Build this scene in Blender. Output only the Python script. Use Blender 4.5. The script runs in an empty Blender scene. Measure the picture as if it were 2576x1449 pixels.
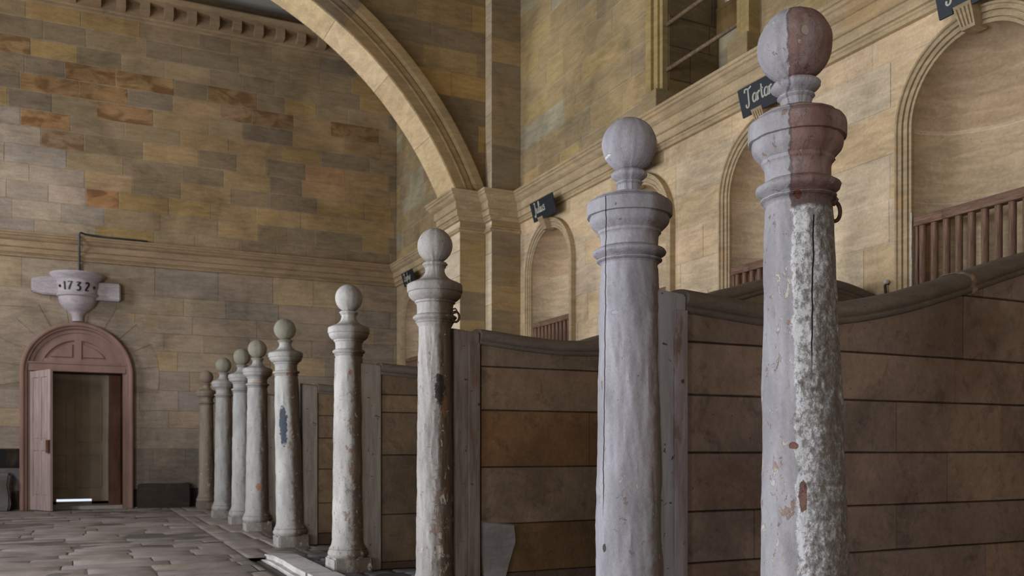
import bpy, bmesh, math, random
from mathutils import Vector, Matrix, noise as mnoise
PI = math.pi
sc = bpy.context.scene
COL = sc.collection

# ------------------------------------------------------------------ camera
CY, SY = math.cos(math.radians(25.61)), math.sin(math.radians(25.61))
F = 2278.0
cam_d = bpy.data.cameras.new('camera'); cam = bpy.data.objects.new('camera', cam_d); COL.objects.link(cam)
cam_d.sensor_width = 36; cam_d.lens = F / 2576 * 36; cam_d.shift_y = 408.5 / 2576
cam.location = (0, 0, 1.0); cam.rotation_euler = (PI / 2, 0, -math.radians(25.61))
cam_d.clip_start = 0.05; cam_d.clip_end = 200
cam_d.dof.use_dof = True; cam_d.dof.focus_distance = 3.5; cam_d.dof.aperture_fstop = 5.0
sc.camera = cam
sc.view_settings.view_transform = 'Standard'; sc.view_settings.look = 'None'
sc.view_settings.gamma = 1; sc.view_settings.use_curve_mapping = False
sc.view_settings.exposure = 0.0

# main planes of the stable
XW = 5.66      # right wall
YB = 17.07     # back wall
XL = -4.9      # left wall
YN = -4.0      # wall behind
XP = 2.03      # line of the stall posts

def back_xz(px, py, Y=YB):
    k = (px - 1288) / F
    X = (SY * 0 + CY * k * Y + SY * Y) / (CY - SY * k)
    d = SY * X + CY * Y
    return X, 1 + (1133 - py) * d / F
def right_yz(px, py, X=XW):
    k = (px - 1288) / F
    Y = (CY * X - SY * k * X) / (SY + CY * k)
    d = SY * X + CY * Y
    return Y, 1 + (1133 - py) * d / F

# ------------------------------------------------------------------ colour
def s2l(c):
    c = c / 255.0
    return c / 12.92 if c <= 0.04045 else ((c + 0.055) / 1.055) ** 2.4
def rgb(r, g, b): return (s2l(r), s2l(g), s2l(b), 1.0)
def jit(c, rng, a=0.06):
    f = 1 + rng.uniform(-a, a)
    return (c[0] * f * (1 + rng.uniform(-.02, .02)), c[1] * f, c[2] * f * (1 + rng.uniform(-.03, .03)), 1)

# ------------------------------------------------------------------ node helper
class NT:
    def __init__(s, name):
        s.m = bpy.data.materials.new(name); s.m.use_nodes = True
        s.t = s.m.node_tree; s.t.nodes.clear()
        s.out = s.t.nodes.new('ShaderNodeOutputMaterial')
        s.b = s.t.nodes.new('ShaderNodeBsdfPrincipled')
        s.t.links.new(s.b.outputs[0], s.out.inputs[0])
        s.b.inputs['Specular IOR Level'].default_value = 0.25
    def node(s, ty, **kw):
        n = s.t.nodes.new(ty)
        for k, v in kw.items(): setattr(n, k, v)
        return n
    def put(s, sock, v):
        if v is None: return
        if hasattr(v, 'is_linked') or isinstance(v, bpy.types.NodeSocket): s.t.links.new(v, sock)
        else: sock.default_value = v
    def coord(s, which='Object'): return s.node('ShaderNodeTexCoord').outputs[which]
    def mapping(s, v, loc=(0, 0, 0), scale=(1, 1, 1), rot=(0, 0, 0)):
        n = s.node('ShaderNodeMapping'); s.put(n.inputs[0], v)
        n.inputs['Location'].default_value = loc; n.inputs['Scale'].default_value = scale
        n.inputs['Rotation'].default_value = rot; return n.outputs[0]
    def noise(s, v, scale=5, detail=6, rough=.55, dist=0, col=False):
        n = s.node('ShaderNodeTexNoise'); s.put(n.inputs['Vector'], v)
        n.inputs['Scale'].default_value = scale; n.inputs['Detail'].default_value = detail
        n.inputs['Roughness'].default_value = rough; n.inputs['Distortion'].default_value = dist
        return n.outputs['Color' if col else 'Fac']
    def voro(s, v, scale=5, feature='F1', rnd=1):
        n = s.node('ShaderNodeTexVoronoi', feature=feature); s.put(n.inputs['Vector'], v)
        n.inputs['Scale'].default_value = scale; n.inputs['Randomness'].default_value = rnd
        return n.outputs['Distance']
    def math(s, op, a, b=None, clamp=False):
        n = s.node('ShaderNodeMath', operation=op, use_clamp=clamp); s.put(n.inputs[0], a)
        if b is not None: s.put(n.inputs[1], b)
        return n.outputs[0]
    def rng(s, v, a, b, c=0., d=1., smooth=True):
        n = s.node('ShaderNodeMapRange', interpolation_type='SMOOTHSTEP' if smooth else 'LINEAR')
        s.put(n.inputs['Value'], v)
        for i, x in zip((1, 2, 3, 4), (a, b, c, d)): n.inputs[i].default_value = x
        return n.outputs[0]
    def mix(s, f, a, b, mode='MIX'):
        n = s.node('ShaderNodeMix', data_type='RGBA', blend_type=mode)
        s.put(n.inputs[0], f); s.put(n.inputs[6], a); s.put(n.inputs[7], b); return n.outputs[2]
    def ramp(s, f, stops):
        n = s.node('ShaderNodeValToRGB'); s.put(n.inputs[0], f); e = n.color_ramp.elements
        while len(e) < len(stops): e.new(0.5)
        for q, (p, c) in zip(e, stops): q.position = p; q.color = c
        return n.outputs[0]
    def attr(s, name):
        n = s.node('ShaderNodeAttribute', attribute_name=name); return n.outputs['Color']
    def attr_a(s, name):
        n = s.node('ShaderNodeAttribute', attribute_name=name); return n.outputs['Alpha']
    def dot(s, v, d):
        n = s.node('ShaderNodeVectorMath', operation='DOT_PRODUCT'); s.put(n.inputs[0], v)
        n.inputs[1].default_value = d; return n.outputs['Value']
    def sep(s, v):
        n = s.node('ShaderNodeSeparateXYZ'); s.put(n.inputs[0], v); return n.outputs
    def gray(s, a):   # value -> multiply colour
        n = s.node('ShaderNodeCombineColor')
        for i in range(3): s.put(n.inputs[i], a)
        return n.outputs[0]
    def bump(s, h, strength=.4, dist=.01):
        n = s.node('ShaderNodeBump'); n.inputs['Strength'].default_value = strength
        n.inputs['Distance'].default_value = dist; s.put(n.inputs['Height'], h)
        s.t.links.new(n.outputs[0], s.b.inputs['Normal'])
    def done(s, col, rough=.9):
        s.put(s.b.inputs['Base Color'], col); s.put(s.b.inputs['Roughness'], rough); return s.m

def stone_mat(name, tint=None, ochre=.35, ochre_col=rgb(176, 122, 50), grime=.5, grain_axis='h', amp=.25,
              speck=0.5, bump=.5, dark=rgb(70, 58, 45), flecks=0):
    t = NT(name); v = t.coord()
    base = t.attr('tint') if tint is None else tint
    n1 = t.noise(v, .9, 5, .6, .6)
    sc_ = (1, 1, 5) if grain_axis == 'h' else (1, 1, 1)
    st = t.noise(t.mapping(v, scale=sc_), 3.2, 7, .62, .8)
    fn = t.noise(v, 38, 5, .7)
    k = t.math('ADD', t.rng(n1, .3, .7, 1 - amp, 1 + amp), t.rng(st, .3, .7, -.14, .16))
    k = t.math('MULTIPLY', k, t.rng(fn, .3, .7, .9, 1.1))
    c = t.mix(1, base, t.gray(k), 'MULTIPLY')
    oc = t.math('MULTIPLY', t.rng(t.noise(t.mapping(v, loc=(3, 7, 1), scale=(1, 1, 1.8)), 1.1, 6, .6, 1.2), .56, .74), ochre)
    c = t.mix(oc, c, ochre_col)
    gr = t.math('MULTIPLY', t.rng(t.noise(t.mapping(v, loc=(9, 2, 5), scale=(1, 1, .45)), 1.7, 8, .7, .5), .55, .78), grime)
    c = t.mix(gr, c, dark)
    if tint is None:
        sa = t.math('SUBTRACT', 1.0, t.attr_a('tint'))
        sa = t.math('MULTIPLY', sa, t.rng(t.noise(t.mapping(v, loc=(2, 2, 2), scale=(1, 1, 2.2)), 2.4, 5, .55, .6), .42, .60))
        c = t.mix(sa, c, rgb(98, 64, 34))
    sp = t.rng(t.voro(v, 21), .05, .11, 1, 0)
    sp = t.math('MULTIPLY', sp, t.rng(t.noise(v, 2.3, 3), .52, .62, 0, speck))
    c = t.mix(sp, c, rgb(45, 38, 32))
    if flecks:
        fl = t.math('MULTIPLY', t.rng(t.noise(t.mapping(v, rot=(0, .7, 0), scale=(1, 1, 3.5)), 24, 4, .6, 1.5), .66, .72), t.rng(t.noise(v, 3, 3), .45, .6, 0, flecks))
        c = t.mix(fl, c, rgb(168, 140, 116))
        c = t.mix(t.math('MULTIPLY', t.rng(t.noise(t.mapping(v, loc=(4, 4, 4)), 9, 8, .75, .6), .52, .66), .35), c, dark)
    h = t.math('ADD', t.math('MULTIPLY', st, .6), t.math('MULTIPLY', fn, .45))
    h = t.math('SUBTRACT', h, t.math('MULTIPLY', sp, .4))
    t.bump(h, bump, .012)
    return t.done(c, .92)

M = {}
M['wall'] = stone_mat('ashlar_sandstone', ochre=.30, grime=.5, ochre_col=rgb(176, 134, 78))
M['wall_back'] = stone_mat('ashlar_sandstone_back', ochre=.22, grime=.4, speck=.15, ochre_col=rgb(168, 124, 66))
M['trimstone'] = stone_mat('moulded_sandstone', tint=rgb(170, 148, 116), ochre=.25, grime=.3, amp=.15, bump=.3)
M['trimback'] = stone_mat('moulded_sandstone_back', tint=rgb(150, 126, 98), ochre=.25, grime=.35, amp=.15, bump=.3)
M['archstone'] = stone_mat('arch_sandstone', ochre=.30, grime=.3, amp=.12, bump=.3)
M['niche'] = stone_mat('niche_sandstone', tint=None, ochre=.2, grime=.35, amp=.16, bump=.4, speck=.7)
M['partition'] = stone_mat('partition_sandstone', ochre=.22, ochre_col=rgb(116, 74, 34), grime=.6, grain_axis='n', amp=.30,
                           speck=.5, bump=.8, flecks=.5, dark=rgb(46, 36, 32))
M['coping'] = stone_mat('coping_sandstone', tint=rgb(106, 94, 84), ochre=.1, grime=.5, amp=.2, bump=.5, dark=rgb(60, 50, 44))
M['floor'] = stone_mat('worn_flagstone', ochre=.15, ochre_col=rgb(130, 104, 74), grime=.55, grain_axis='n', amp=.25, speck=.3, bump=.5,
                       dark=rgb(66, 56, 50))
M['floor'].node_tree.nodes['Principled BSDF'].inputs['Roughness'].default_value = .62
M['floor'].node_tree.nodes['Principled BSDF'].inputs['Specular IOR Level'].default_value = .45
M['corbel'] = stone_mat('limewashed_stone', tint=rgb(176, 164, 166), ochre=.05, grime=.25, amp=.12, bump=.3)
M['kerb'] = stone_mat('worn_kerb_stone', tint=rgb(170, 164, 160), ochre=.05, grime=.5, amp=.25, bump=.5)

def simple(name, c, rough=.6, nscale=8, amp=.12, metal=0, bump=.2, streak=(1, 1, 1), emis=None):
    t = NT(name); v = t.coord()
    n = t.noise(t.mapping(v, scale=streak), nscale, 6, .6, .3)
    col = t.mix(1, c, t.gray(t.rng(n, .3, .7, 1 - amp, 1 + amp)), 'MULTIPLY')
    t.bump(n, bump, .005); t.b.inputs['Metallic'].default_value = metal
    return t.done(col, rough)
M['plaster'] = simple('ceiling_plaster', rgb(164, 160, 152), .9, 1.2, .07)
M['ironwork'] = simple('rusty_iron', rgb(78, 54, 44), .7, 40, .4, .4)
M['rod'] = simple('rusty_rod', rgb(120, 98, 78), .75, 30, .3, .1)
M['slate'] = simple('slate_board', rgb(34, 38, 44), .5, 6, .12)
M['ink'] = simple('black_paint', rgb(30, 34, 34), .6)
M['lettering'] = simple('cream_paint', rgb(176, 172, 158), .6, 30, .15)
M['conduit'] = simple('grey_conduit', rgb(74, 80, 82), .6)
M['door_paint'] = simple('brown_door_paint', rgb(138, 108, 96), .55, 5, .14, streak=(1, 1, .3))
M['leaf_paint'] = simple('faded_door_paint', rgb(164, 142, 136), .55, 7, .2, streak=(3, 3, .3))
M['door_inner'] = simple('olive_door_paint', rgb(160, 142, 120), .6, 4, .1)
M['sill'] = simple('pale_sill', rgb(168, 156, 146), .7)
M['window_wood'] = simple('varnished_window_wood', rgb(124, 98, 62), .55, 9, .2, streak=(1, 1, .2))
M['rustwood'] = simple('passage_brown_wood', rgb(92, 58, 44), .7, 7, .35, streak=(1, 1, .3))
M['web'] = simple('old_lime_residue', rgb(190, 188, 184), .9, 30, .2)
def rackwood(sc3=(12, 12, 1), nm='hay_rack_wood'):
    t = NT(nm); v = t.coord()
    g = t.noise(t.mapping(v, scale=sc3), 6, 6, .65, .4); d = t.noise(v, 9, 5, .7)
    c = t.ramp(g, [(0.25, rgb(72, 52, 42)), (.5, rgb(112, 84, 68)), (.75, rgb(146, 116, 94))])
    c = t.mix(t.rng(d, .58, .68, 0, .65), c, rgb(70, 50, 42)); t.bump(g, .4, .004)
    return t.done(c, .75)
M['rackwood'] = rackwood(); M['railwood'] = rackwood((12, 1, 12), 'hay_rack_rail_wood')
M['joint'] = simple('rough_mortar', rgb(128, 106, 90), .9, 30, .35, bump=.6)
g = NT('window_glass'); g.b.inputs['Base Color'].default_value = (1, 1, 1, 1); g.b.inputs['Roughness'].default_value = .02
tr = g.node('ShaderNodeBsdfTransparent'); mx = g.node('ShaderNodeMixShader'); mx.inputs[0].default_value = .15
g.t.links.new(tr.outputs[0], mx.inputs[1]); g.t.links.new(g.b.outputs[0], mx.inputs[2]); g.t.links.new(mx.outputs[0], g.out.inputs[0])
M['glass'] = g.m

def batten_mat(name, c1, c2, rust=.4):
    t = NT(name); v = t.coord()
    g = t.noise(t.mapping(v, scale=(6, 6, .6)), 5, 6, .65, .4)
    c = t.mix(t.rng(g, .35, .65), c1, c2)
    c = t.mix(t.rng(t.noise(t.mapping(v, scale=(1, 1, .4)), 5, 6, .7), .56, .66, 0, rust), c, rgb(104, 70, 54))
    c = t.mix(t.rng(t.noise(v, 26, 3, .5), .68, .72, 0, .8), c, rgb(48, 38, 32))
    t.bump(g, .3, .004); return t.done(c, .8)
M['batten'] = batten_mat('worn_painted_wood', rgb(124, 112, 110), rgb(150, 140, 140), .75)
M['batten2'] = batten_mat('dark_worn_wood', rgb(96, 82, 72), rgb(122, 108, 100), .6)
M['paintstrip'] = batten_mat('worn_jamb_paint', rgb(122, 110, 100), rgb(140, 130, 118), .2)
M['painted'] = batten_mat('grey_painted_strip', rgb(136, 130, 130), rgb(150, 146, 148), .15)

# ------------------------------------------------------------------ geometry helpers
def mesh_obj(name, bm, mat, parent=None, smooth=False, angle=None):
    bm.normal_update()
    me = bpy.data.meshes.new(name)
    if parent is not None:
        off = Vector((0, 0, 0)); p = parent
        while p is not None: off += Vector(p.location); p = p.parent
        bmesh.ops.translate(bm, verts=bm.verts, vec=-off)
    bm.to_mesh(me); bm.free()
    if smooth:
        for p in me.polygons: p.use_smooth = True
        if angle:
            try: me.set_sharp_from_angle(angle=math.radians(angle))
            except Exception: pass
    me.materials.append(mat)
    o = bpy.data.objects.new(name, me); COL.objects.link(o)
    if parent is not None: o.parent = parent
    return o
def thing(name, label, cat, loc, group=None):
    o = bpy.data.objects.new(name, None); COL.objects.link(o); o.location = loc; o.empty_display_size = .1
    o['label'] = label; o['category'] = cat
    if group: o['group'] = group
    return o
def tag(o, label, cat, group=None):
    o['label'] = label; o['category'] = cat
    if group: o['group'] = group
    return o
def struct(o): o['kind'] = 'structure'; return o

def box(bm, a, b, bev=0.0):
    vs = [bm.verts.new((x, y, z)) for x in (a[0], b[0]) for y in (a[1], b[1]) for z in (a[2], b[2])]
    fs = [(0, 1, 3, 2), (4, 6, 7, 5), (0, 4, 5, 1), (2, 3, 7, 6), (0, 2, 6, 4), (1, 5, 7, 3)]
    fa = [bm.faces.new([vs[i] for i in f]) for f in fs]
    if bev > 0:
        es = list({e for f in fa for e in f.edges})
        bmesh.ops.bevel(bm, geom=es, offset=bev, segments=2, affect='EDGES', profile=.5)
    return vs
def rough_box(a, b, bev, cuts, amp, seed=0, freq=6):
    bm = bmesh.new(); box(bm, a, b)
    bmesh.ops.bevel(bm, geom=list(bm.edges), offset=bev, segments=2, affect='EDGES')
    bmesh.ops.subdivide_edges(bm, edges=[e for e in bm.edges if e.calc_length() > .06], cuts=cuts, use_grid_fill=True)
    for v in bm.verts:
        n = mnoise.noise_vector(v.co * freq + Vector((seed * 7.1, 0, seed))); v.co += n * amp
    return bm

def lathe(bm, prof, seg=64, a0=0, a1=2 * PI, center=(0, 0), wob=None):
    full = abs(a1 - a0 - 2 * PI) < 1e-6; n = seg if full else seg + 1
    rings = []
    for r, z in prof:
        ring = []
        for i in range(n):
            a = a0 + (a1 - a0) * i / seg; rr = r
            if wob and r > .001: rr += wob(a, z, r)
            ring.append(bm.verts.new((center[0] + rr * math.cos(a), center[1] + rr * math.sin(a), z)))
        rings.append(ring)
    for p, q in zip(rings, rings[1:]):
        for i in range(seg):
            j = (i + 1) % n
            bm.faces.new((p[i], p[j], q[j], q[i]))
    return rings
def cap(bm, ring, flip=False):
    try: bm.faces.new(ring if not flip else list(reversed(ring)))
    except Exception: pass

def tube(bm, pts, r, seg=8, closed=False):
    pts = [Vector(p) for p in pts]; n = len(pts); rings = []; prev = None
    for i, p in enumerate(pts):
        a = pts[(i - 1) % n] if (closed or i > 0) else p
        b = pts[(i + 1) % n] if (closed or i < n - 1) else p
        t = (b - a).normalized()
        if prev is None:
            u = t.orthogonal().normalized()
        else:
            u = (prev - t * prev.dot(t)).normalized()
        prev = u; w = t.cross(u); rr = r[i] if isinstance(r, (list, tuple)) else r
        rings.append([bm.verts.new(p + (u * math.cos(q) + w * math.sin(q)) * rr) for q in [2 * PI * k / seg for k in range(seg)]])
    m = n if closed else n - 1
    for i in range(m):
        p, q = rings[i], rings[(i + 1) % n]
        for k in range(seg): bm.faces.new((p[k], p[(k + 1) % seg], q[(k + 1) % seg], q[k]))
    if not closed:
        cap(bm, rings[0], True); cap(bm, rings[-1])

def tint_layer(bm): return bm.loops.layers.float_color.get('tint') or bm.loops.layers.float_color.new('tint')
def paint(bm, f, c):
    L = tint_layer(bm)
    for l in f.loops: l[L] = c

# 2-D convex polygon tools
def clip(poly, p, n):            # keep the side where (q-p).n >= 0
    out = []
    for i in range(len(poly)):
        a, b = poly[i], poly[(i + 1) % len(poly)]
        da = (a[0] - p[0]) * n[0] + (a[1] - p[1]) * n[1]; db = (b[0] - p[0]) * n[0] + (b[1] - p[1]) * n[1]
        if da >= 0: out.append(a)
        if (da > 0 and db < 0) or (da < 0 and db > 0):
            t = da / (da - db); out.append((a[0] + (b[0] - a[0]) * t, a[1] + (b[1] - a[1]) * t))
    return out
def area(p): return .5 * sum(p[i][0] * p[(i + 1) % len(p)][1] - p[(i + 1) % len(p)][0] * p[i][1] for i in range(len(p))) if len(p) > 2 else 0
def subtract(poly, hole):        # hole convex CCW -> list of pieces
    xs = [q[0] for q in poly]; ys = [q[1] for q in poly]; hx = [q[0] for q in hole]; hy = [q[1] for q in hole]
    if max(xs) <= min(hx) or min(xs) >= max(hx) or max(ys) <= min(hy) or min(ys) >= max(hy): return [poly]
    rem = poly; out = []
    for i in range(len(hole)):
        a, b = hole[i], hole[(i + 1) % len(hole)]
        n = (b[1] - a[1], -(b[0] - a[0]))      # outward normal for CCW
        o = clip(rem, a, n)
        if len(o) > 2 and abs(area(o)) > 1e-6: out.append(o)
        rem = clip(rem, a, (-n[0], -n[1]))
        if len(rem) < 3 or abs(area(rem)) < 1e-7: return out
    return out
def rect(u0, v0, u1, v1): return [(u0, v0), (u1, v0), (u1, v1), (u0, v1)]
def arch_poly(c, hw, z0, zs, n=28):
    return [(c - hw, z0), (c + hw, z0)] + [(c + hw * math.cos(a), zs + hw * math.sin(a)) for a in [PI * i / n for i in range(n + 1)]]

def layout(u0, u1, v0, v1, hr, wr, rng):
    out = []; v = v0
    while v < v1 - 1e-4:
        h = rng.uniform(*hr)
        if v1 - v - h < hr[0] * .6: h = v1 - v
        u = u0 - rng.uniform(0, wr[1]) * .8
        while u < u1 - 1e-4:
            w = rng.uniform(*wr); a = max(u, u0); b = min(u + w, u1)
            if b - a > .05: out.append((a, v, b, min(v + h, v1)))
            u += w
        v += h
    return out

def blocks(bm, rects, frame, colfn, holes=(), gap=.010, depth=.008, bev=.004, rng=random, mortar=None, bounds=None, lift=.002):
    O, U, V, N = [Vector(q) for q in frame]
    P = lambda q, n: O + U * q[0] + V * q[1] + N * n
    flip = U.cross(V).dot(N) < 0
    def face(vs, c):
        try: f = bm.faces.new(list(reversed(vs)) if flip else vs)
        except Exception: return
        paint(bm, f, c)
    for r in rects:
        c = colfn((r[0] + r[2]) / 2, (r[1] + r[3]) / 2)
        if c is None: continue
        g = gap / 2; a = rect(r[0] + g, r[1] + g, r[2] - g, r[3] - g)
        if a[1][0] - a[0][0] < .02 or a[2][1] - a[1][1] < .02: continue
        a = [(q[0] + rng.uniform(-1, 1) * g * .5, q[1] + rng.uniform(-1, 1) * g * .5) for q in a]
        pcs = [a]
        for h in holes: pcs = [z for p in pcs for z in subtract(p, h)]
        n0 = rng.uniform(-lift, lift); 
        for p in pcs:
            if len(p) < 3: continue
            whole = p is a
            lo = [bm.verts.new(P(q, -depth)) for q in p]
            if whole:
                cx = sum(q[0] for q in p) / 4; cz = sum(q[1] for q in p) / 4
                hi = [bm.verts.new(P((q[0] - math.copysign(bev, q[0] - cx), q[1] - math.copysign(bev, q[1] - cz)), n0 + rng.uniform(-lift, lift) * .5)) for q in p]
            else: hi = [bm.verts.new(P(q, n0)) for q in p]
            face(hi, c)
            for i in range(len(p)):
                j = (i + 1) % len(p); face([lo[i], lo[j], hi[j], hi[i]], c)
    if mortar is not None:
        u0, v0, u1, v1 = bounds
        pcs = [rect(u0, v0, u1, v1)]
        for h in holes: pcs = [z for p in pcs for z in subtract(p, h)]
        for p in pcs:
            face([bm.verts.new(P(q, -depth * .62)) for q in p], mortar)

def sweep_plan(bm, path, prof, c=None):
    """path: plan points; prof: (projection, z); projects to the left of the walking direction."""
    n = len(path); nor = []
    for i in range(n):
        ds = []
        if i > 0: ds.append((Vector(path[i]) - Vector(path[i - 1])).normalized())
        if i < n - 1: ds.append((Vector(path[i + 1]) - Vector(path[i])).normalized())
        ns = [Vector((-d[1], d[0])) for d in ds]
        if len(ns) == 2:
            m = (ns[0] + ns[1]).normalized(); nor.append(m / max(.2, m.dot(ns[0])))
        else: nor.append(ns[0])
    rows = [[bm.verts.new((path[i][0] + nor[i][0] * p, path[i][1] + nor[i][1] * p, z)) for p, z in prof] for i in range(n)]
    for i in range(n - 1):
        for k in range(len(prof) - 1):
            f = bm.faces.new((rows[i][k], rows[i + 1][k], rows[i + 1][k + 1], rows[i][k + 1]))
            if c: paint(bm, f, c)
    for row in (rows[0], rows[-1]):
        try:
            f = bm.faces.new(row)
            if c: paint(bm, f, c)
        except Exception: pass

def sweep_curve(bm, pts, nors, prof, fn, colfn=None, closed_prof=False):
    """pts/nors 2-D in-plane; prof (offset along normal, projection); fn maps (a,b,proj)->3-D"""
    rows = [[bm.verts.new(fn(p[0] + n[0] * r, p[1] + n[1] * r, q)) for r, q in prof] for p, n in zip(pts, nors)]
    m = len(prof) if closed_prof else len(prof) - 1
    for i in range(len(rows) - 1):
        for k in range(m):
            k2 = (k + 1) % len(prof)
            f = bm.faces.new((rows[i][k], rows[i + 1][k], rows[i + 1][k2], rows[i][k2]))
            if colfn: paint(bm, f, colfn(i))
    for row in (rows[0], rows[-1]):
        try:
            f = bm.faces.new(row)
            if colfn: paint(bm, f, colfn(0))
        except Exception: pass
def fix(bm): bmesh.ops.recalc_face_normals(bm, faces=bm.faces)

# ------------------------------------------------------------------ back wall
DOOR_R, DOOR_SP = .87, 2.30
def back_colour():
    rng = random.Random(5)
    marks = [  # (px, py, colour) ochre and stained stones of the back wall
        (30, 112, (166, 128, 66)), (110, 222, (150, 104, 48)), (250, 245, (152, 106, 52)), (270, 205, (150, 100, 44)),
        (385, 220, (168, 126, 66)), (105, 297, (168, 110, 52)), (300, 292, (156, 104, 56)), (430, 308, (176, 134, 70)),
        (222, 358, (140, 74, 24)), (100, 345, (150, 124, 100)), (150, 355, (160, 132, 92)), (530, 285, (176, 134, 78)), (810, 325, (180, 134, 66)),
        (825, 368, (190, 140, 66)), (500, 355, (184, 140, 64)), (560, 375, (186, 140, 62)), (650, 410, (188, 142, 66)),
        (450, 395, (182, 140, 66)), (240, 465, (196, 150, 86)), (545, 495, (190, 146, 76)), (480, 480, (176, 142, 84)),
        (640, 465, (178, 138, 66)), (800, 435, (196, 128, 56)), (890, 445, (194, 142, 60)), (790, 480, (196, 142, 58)),
        (880, 490, (190, 138, 56)), (970, 505, (182, 134, 60)), (300, 520, (176, 106, 38)), (610, 545, (188, 146, 74)),
        (570, 590, (188, 146, 72)), (720, 560, (190, 144, 66)), (810, 575, (196, 148, 62)), (900, 580, (190, 144, 64)),
        (660, 380, (182, 136, 62)), (985, 580, (170, 140, 76)), (600, 240, (150, 112, 64)), (940, 375, (172, 128, 56)),
        (700, 290, (140, 108, 72)), (905, 330, (150, 112, 60)), (450, 575, (170, 134, 88)), (560, 300, (160, 130, 96))]
    M_ = [(back_xz(a, b), rgb(*c)) for a, b, c in marks]
    def f(u, z):
        for (mx_, mz), c in M_:
            if abs(u - mx_) < .36 and abs(z - mz) < .15:
                st = c[0] < rgb(170, 0, 0)[0] or c[1] < rgb(0, 125, 0)[1]
                b = rgb(150, 126, 94); k = .85 if st else .55
                b = rgb(158, 124, 82) if st else b; k = .45 if st else .5; lum = sum(c[:3]) / 3; c = tuple(v_ * .7 + lum * .3 for v_ in c[:3]) + (1,); q = jit(tuple(x * k + y * (1 - k) for x, y in zip(c, b)), rng, .05)
                return q[:3] + (.35 if st else 1,)
        if z > 4.6:
            q = rng.random()
            if q < .38: c = rgb(138, 118, 92)
            elif q < .66: c = rgb(150, 128, 98)
            elif q < .84: c = rgb(130, 113, 92)
            else: c = rgb(158, 130, 86)
            if u < .2 and z < 6.6: c = tuple(a * .5 + b * .5 for a, b in zip(c, rgb(166, 152, 142)))  # left stretch tinted paler: the window light pooling there is painted in
        else:
            q = rng.random()
            c = rgb(150, 132, 112) if q < .5 else rgb(140, 126, 112) if q < .8 else rgb(160, 138, 108)
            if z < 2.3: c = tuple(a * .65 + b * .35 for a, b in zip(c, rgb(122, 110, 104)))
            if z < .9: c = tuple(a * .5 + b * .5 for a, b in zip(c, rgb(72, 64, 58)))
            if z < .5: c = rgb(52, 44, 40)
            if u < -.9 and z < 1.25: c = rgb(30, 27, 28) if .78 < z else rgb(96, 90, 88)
        return jit(c, rng, .09)
    return f
rng = random.Random(11)
bm = bmesh.new(); tint_layer(bm)
frame_b = ((0, YB, 0), (1, 0, 0), (0, 0, 1), (0, -1, 0))
hole_door = arch_poly(0, DOOR_R - .03, -.2, DOOR_SP)
vring = arch_poly(0, 1.30, DOOR_SP - .3, DOOR_SP - .02, 28)
bc = back_colour()
r_low = layout(XL, XW, 0, 4.24, (.30, .37), (.5, 1.15), rng)
r_up = layout(XL, XW, 4.24, 8.6, (.285, .325), (.5, .98), rng)
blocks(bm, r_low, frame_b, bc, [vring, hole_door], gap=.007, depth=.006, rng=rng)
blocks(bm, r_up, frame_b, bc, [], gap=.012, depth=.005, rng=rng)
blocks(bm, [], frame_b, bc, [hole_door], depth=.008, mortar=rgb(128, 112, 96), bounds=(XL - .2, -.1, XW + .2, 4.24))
blocks(bm, [], frame_b, bc, [], depth=.006, mortar=rgb(150, 132, 108), bounds=(XL - .2, 4.24, XW + .2, 9.2))
# voussoirs over the door
nv = 11
for i in range(nv):
    a0, a1 = -.19 + (PI + .38) * i / nv + .004, -.19 + (PI + .38) * (i + 1) / nv - .004
    c = jit(rgb(146, 129, 111), rng, .05); k = 5; ring = []
    for r_ in (DOOR_R - .03, 1.29):
        ring.append([bm.verts.new((r_ * math.cos(a0 + (a1 - a0) * j / k), YB - .001, DOOR_SP + r_ * math.sin(a0 + (a1 - a0) * j / k))) for j in range(k + 1)])
    for j in range(k): paint(bm, bm.faces.new((ring[0][j], ring[0][j + 1], ring[1][j + 1], ring[1][j])), c)
struct(mesh_obj('wall_back', bm, M['wall_back']))

# back cornice with dentils
bm = bmesh.new()
prof = [(0, 8.47), (.04, 8.49), (.04, 8.53), (.06, 8.55), (.06, 8.565), (.07, 8.565), (.07, 8.745), (.27, 8.75), (.27, 8.78), (.30, 8.79), (.35, 8.83), (.35, 8.85), (0, 8.88)]
sweep_plan(bm, [(XL, YB), (XW, YB)][::-1] if False else [(XW, YB), (XL, YB)], prof)
x = XL + .1
while x < XW - .2:
    box(bm, (x, YB - .25, 8.566), (x + .15, YB - .06, 8.749)); x += .385
fix(bm); struct(mesh_obj('trim_1', bm, M['trimback']))

# string course (wraps round the piers)
STR = [(0, 4.21), (.035, 4.215), (.035, 4.245), (.05, 4.255), (.05, 4.27), (.075, 4.275), (.075, 4.355), (.095, 4.36), (.105, 4.37),
       (.105, 4.465), (.12, 4.47), (.15, 4.49), (.175, 4.525), (.195, 4.535), (.195, 4.565), (.21, 4.57), (.21, 4.60), (0, 4.635)]
YF, YM, YR = 11.53, 11.75, 12.40
XO, XI = 5.213, 4.824
bm = bmesh.new(); sweep_plan(bm, [(XW, YN), (XW, YF), (XO, YF), (XO, YM), (XI, YM), (XI, YR), (XW, YR), (XW, YB)], STR); fix(bm)
struct(mesh_obj('trim_2', bm, M['trimstone']))
bm = bmesh.new(); sweep_plan(bm, [(XW, YB), (XL, YB)], STR); fix(bm)
struct(mesh_obj('trim_3', bm, M['trimback']))
bm = bmesh.new(); NECK = [(0, 4.06), (.03, 4.07), (.04, 4.085), (.03, 4.10), (.012, 4.11), (.012, 4.13), (0, 4.13)]
sweep_plan(bm, [(XW - .001, YF), (XO, YF), (XO, YM), (XI, YM), (XI, YR), (XW, YR)], NECK); fix(bm)
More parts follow.
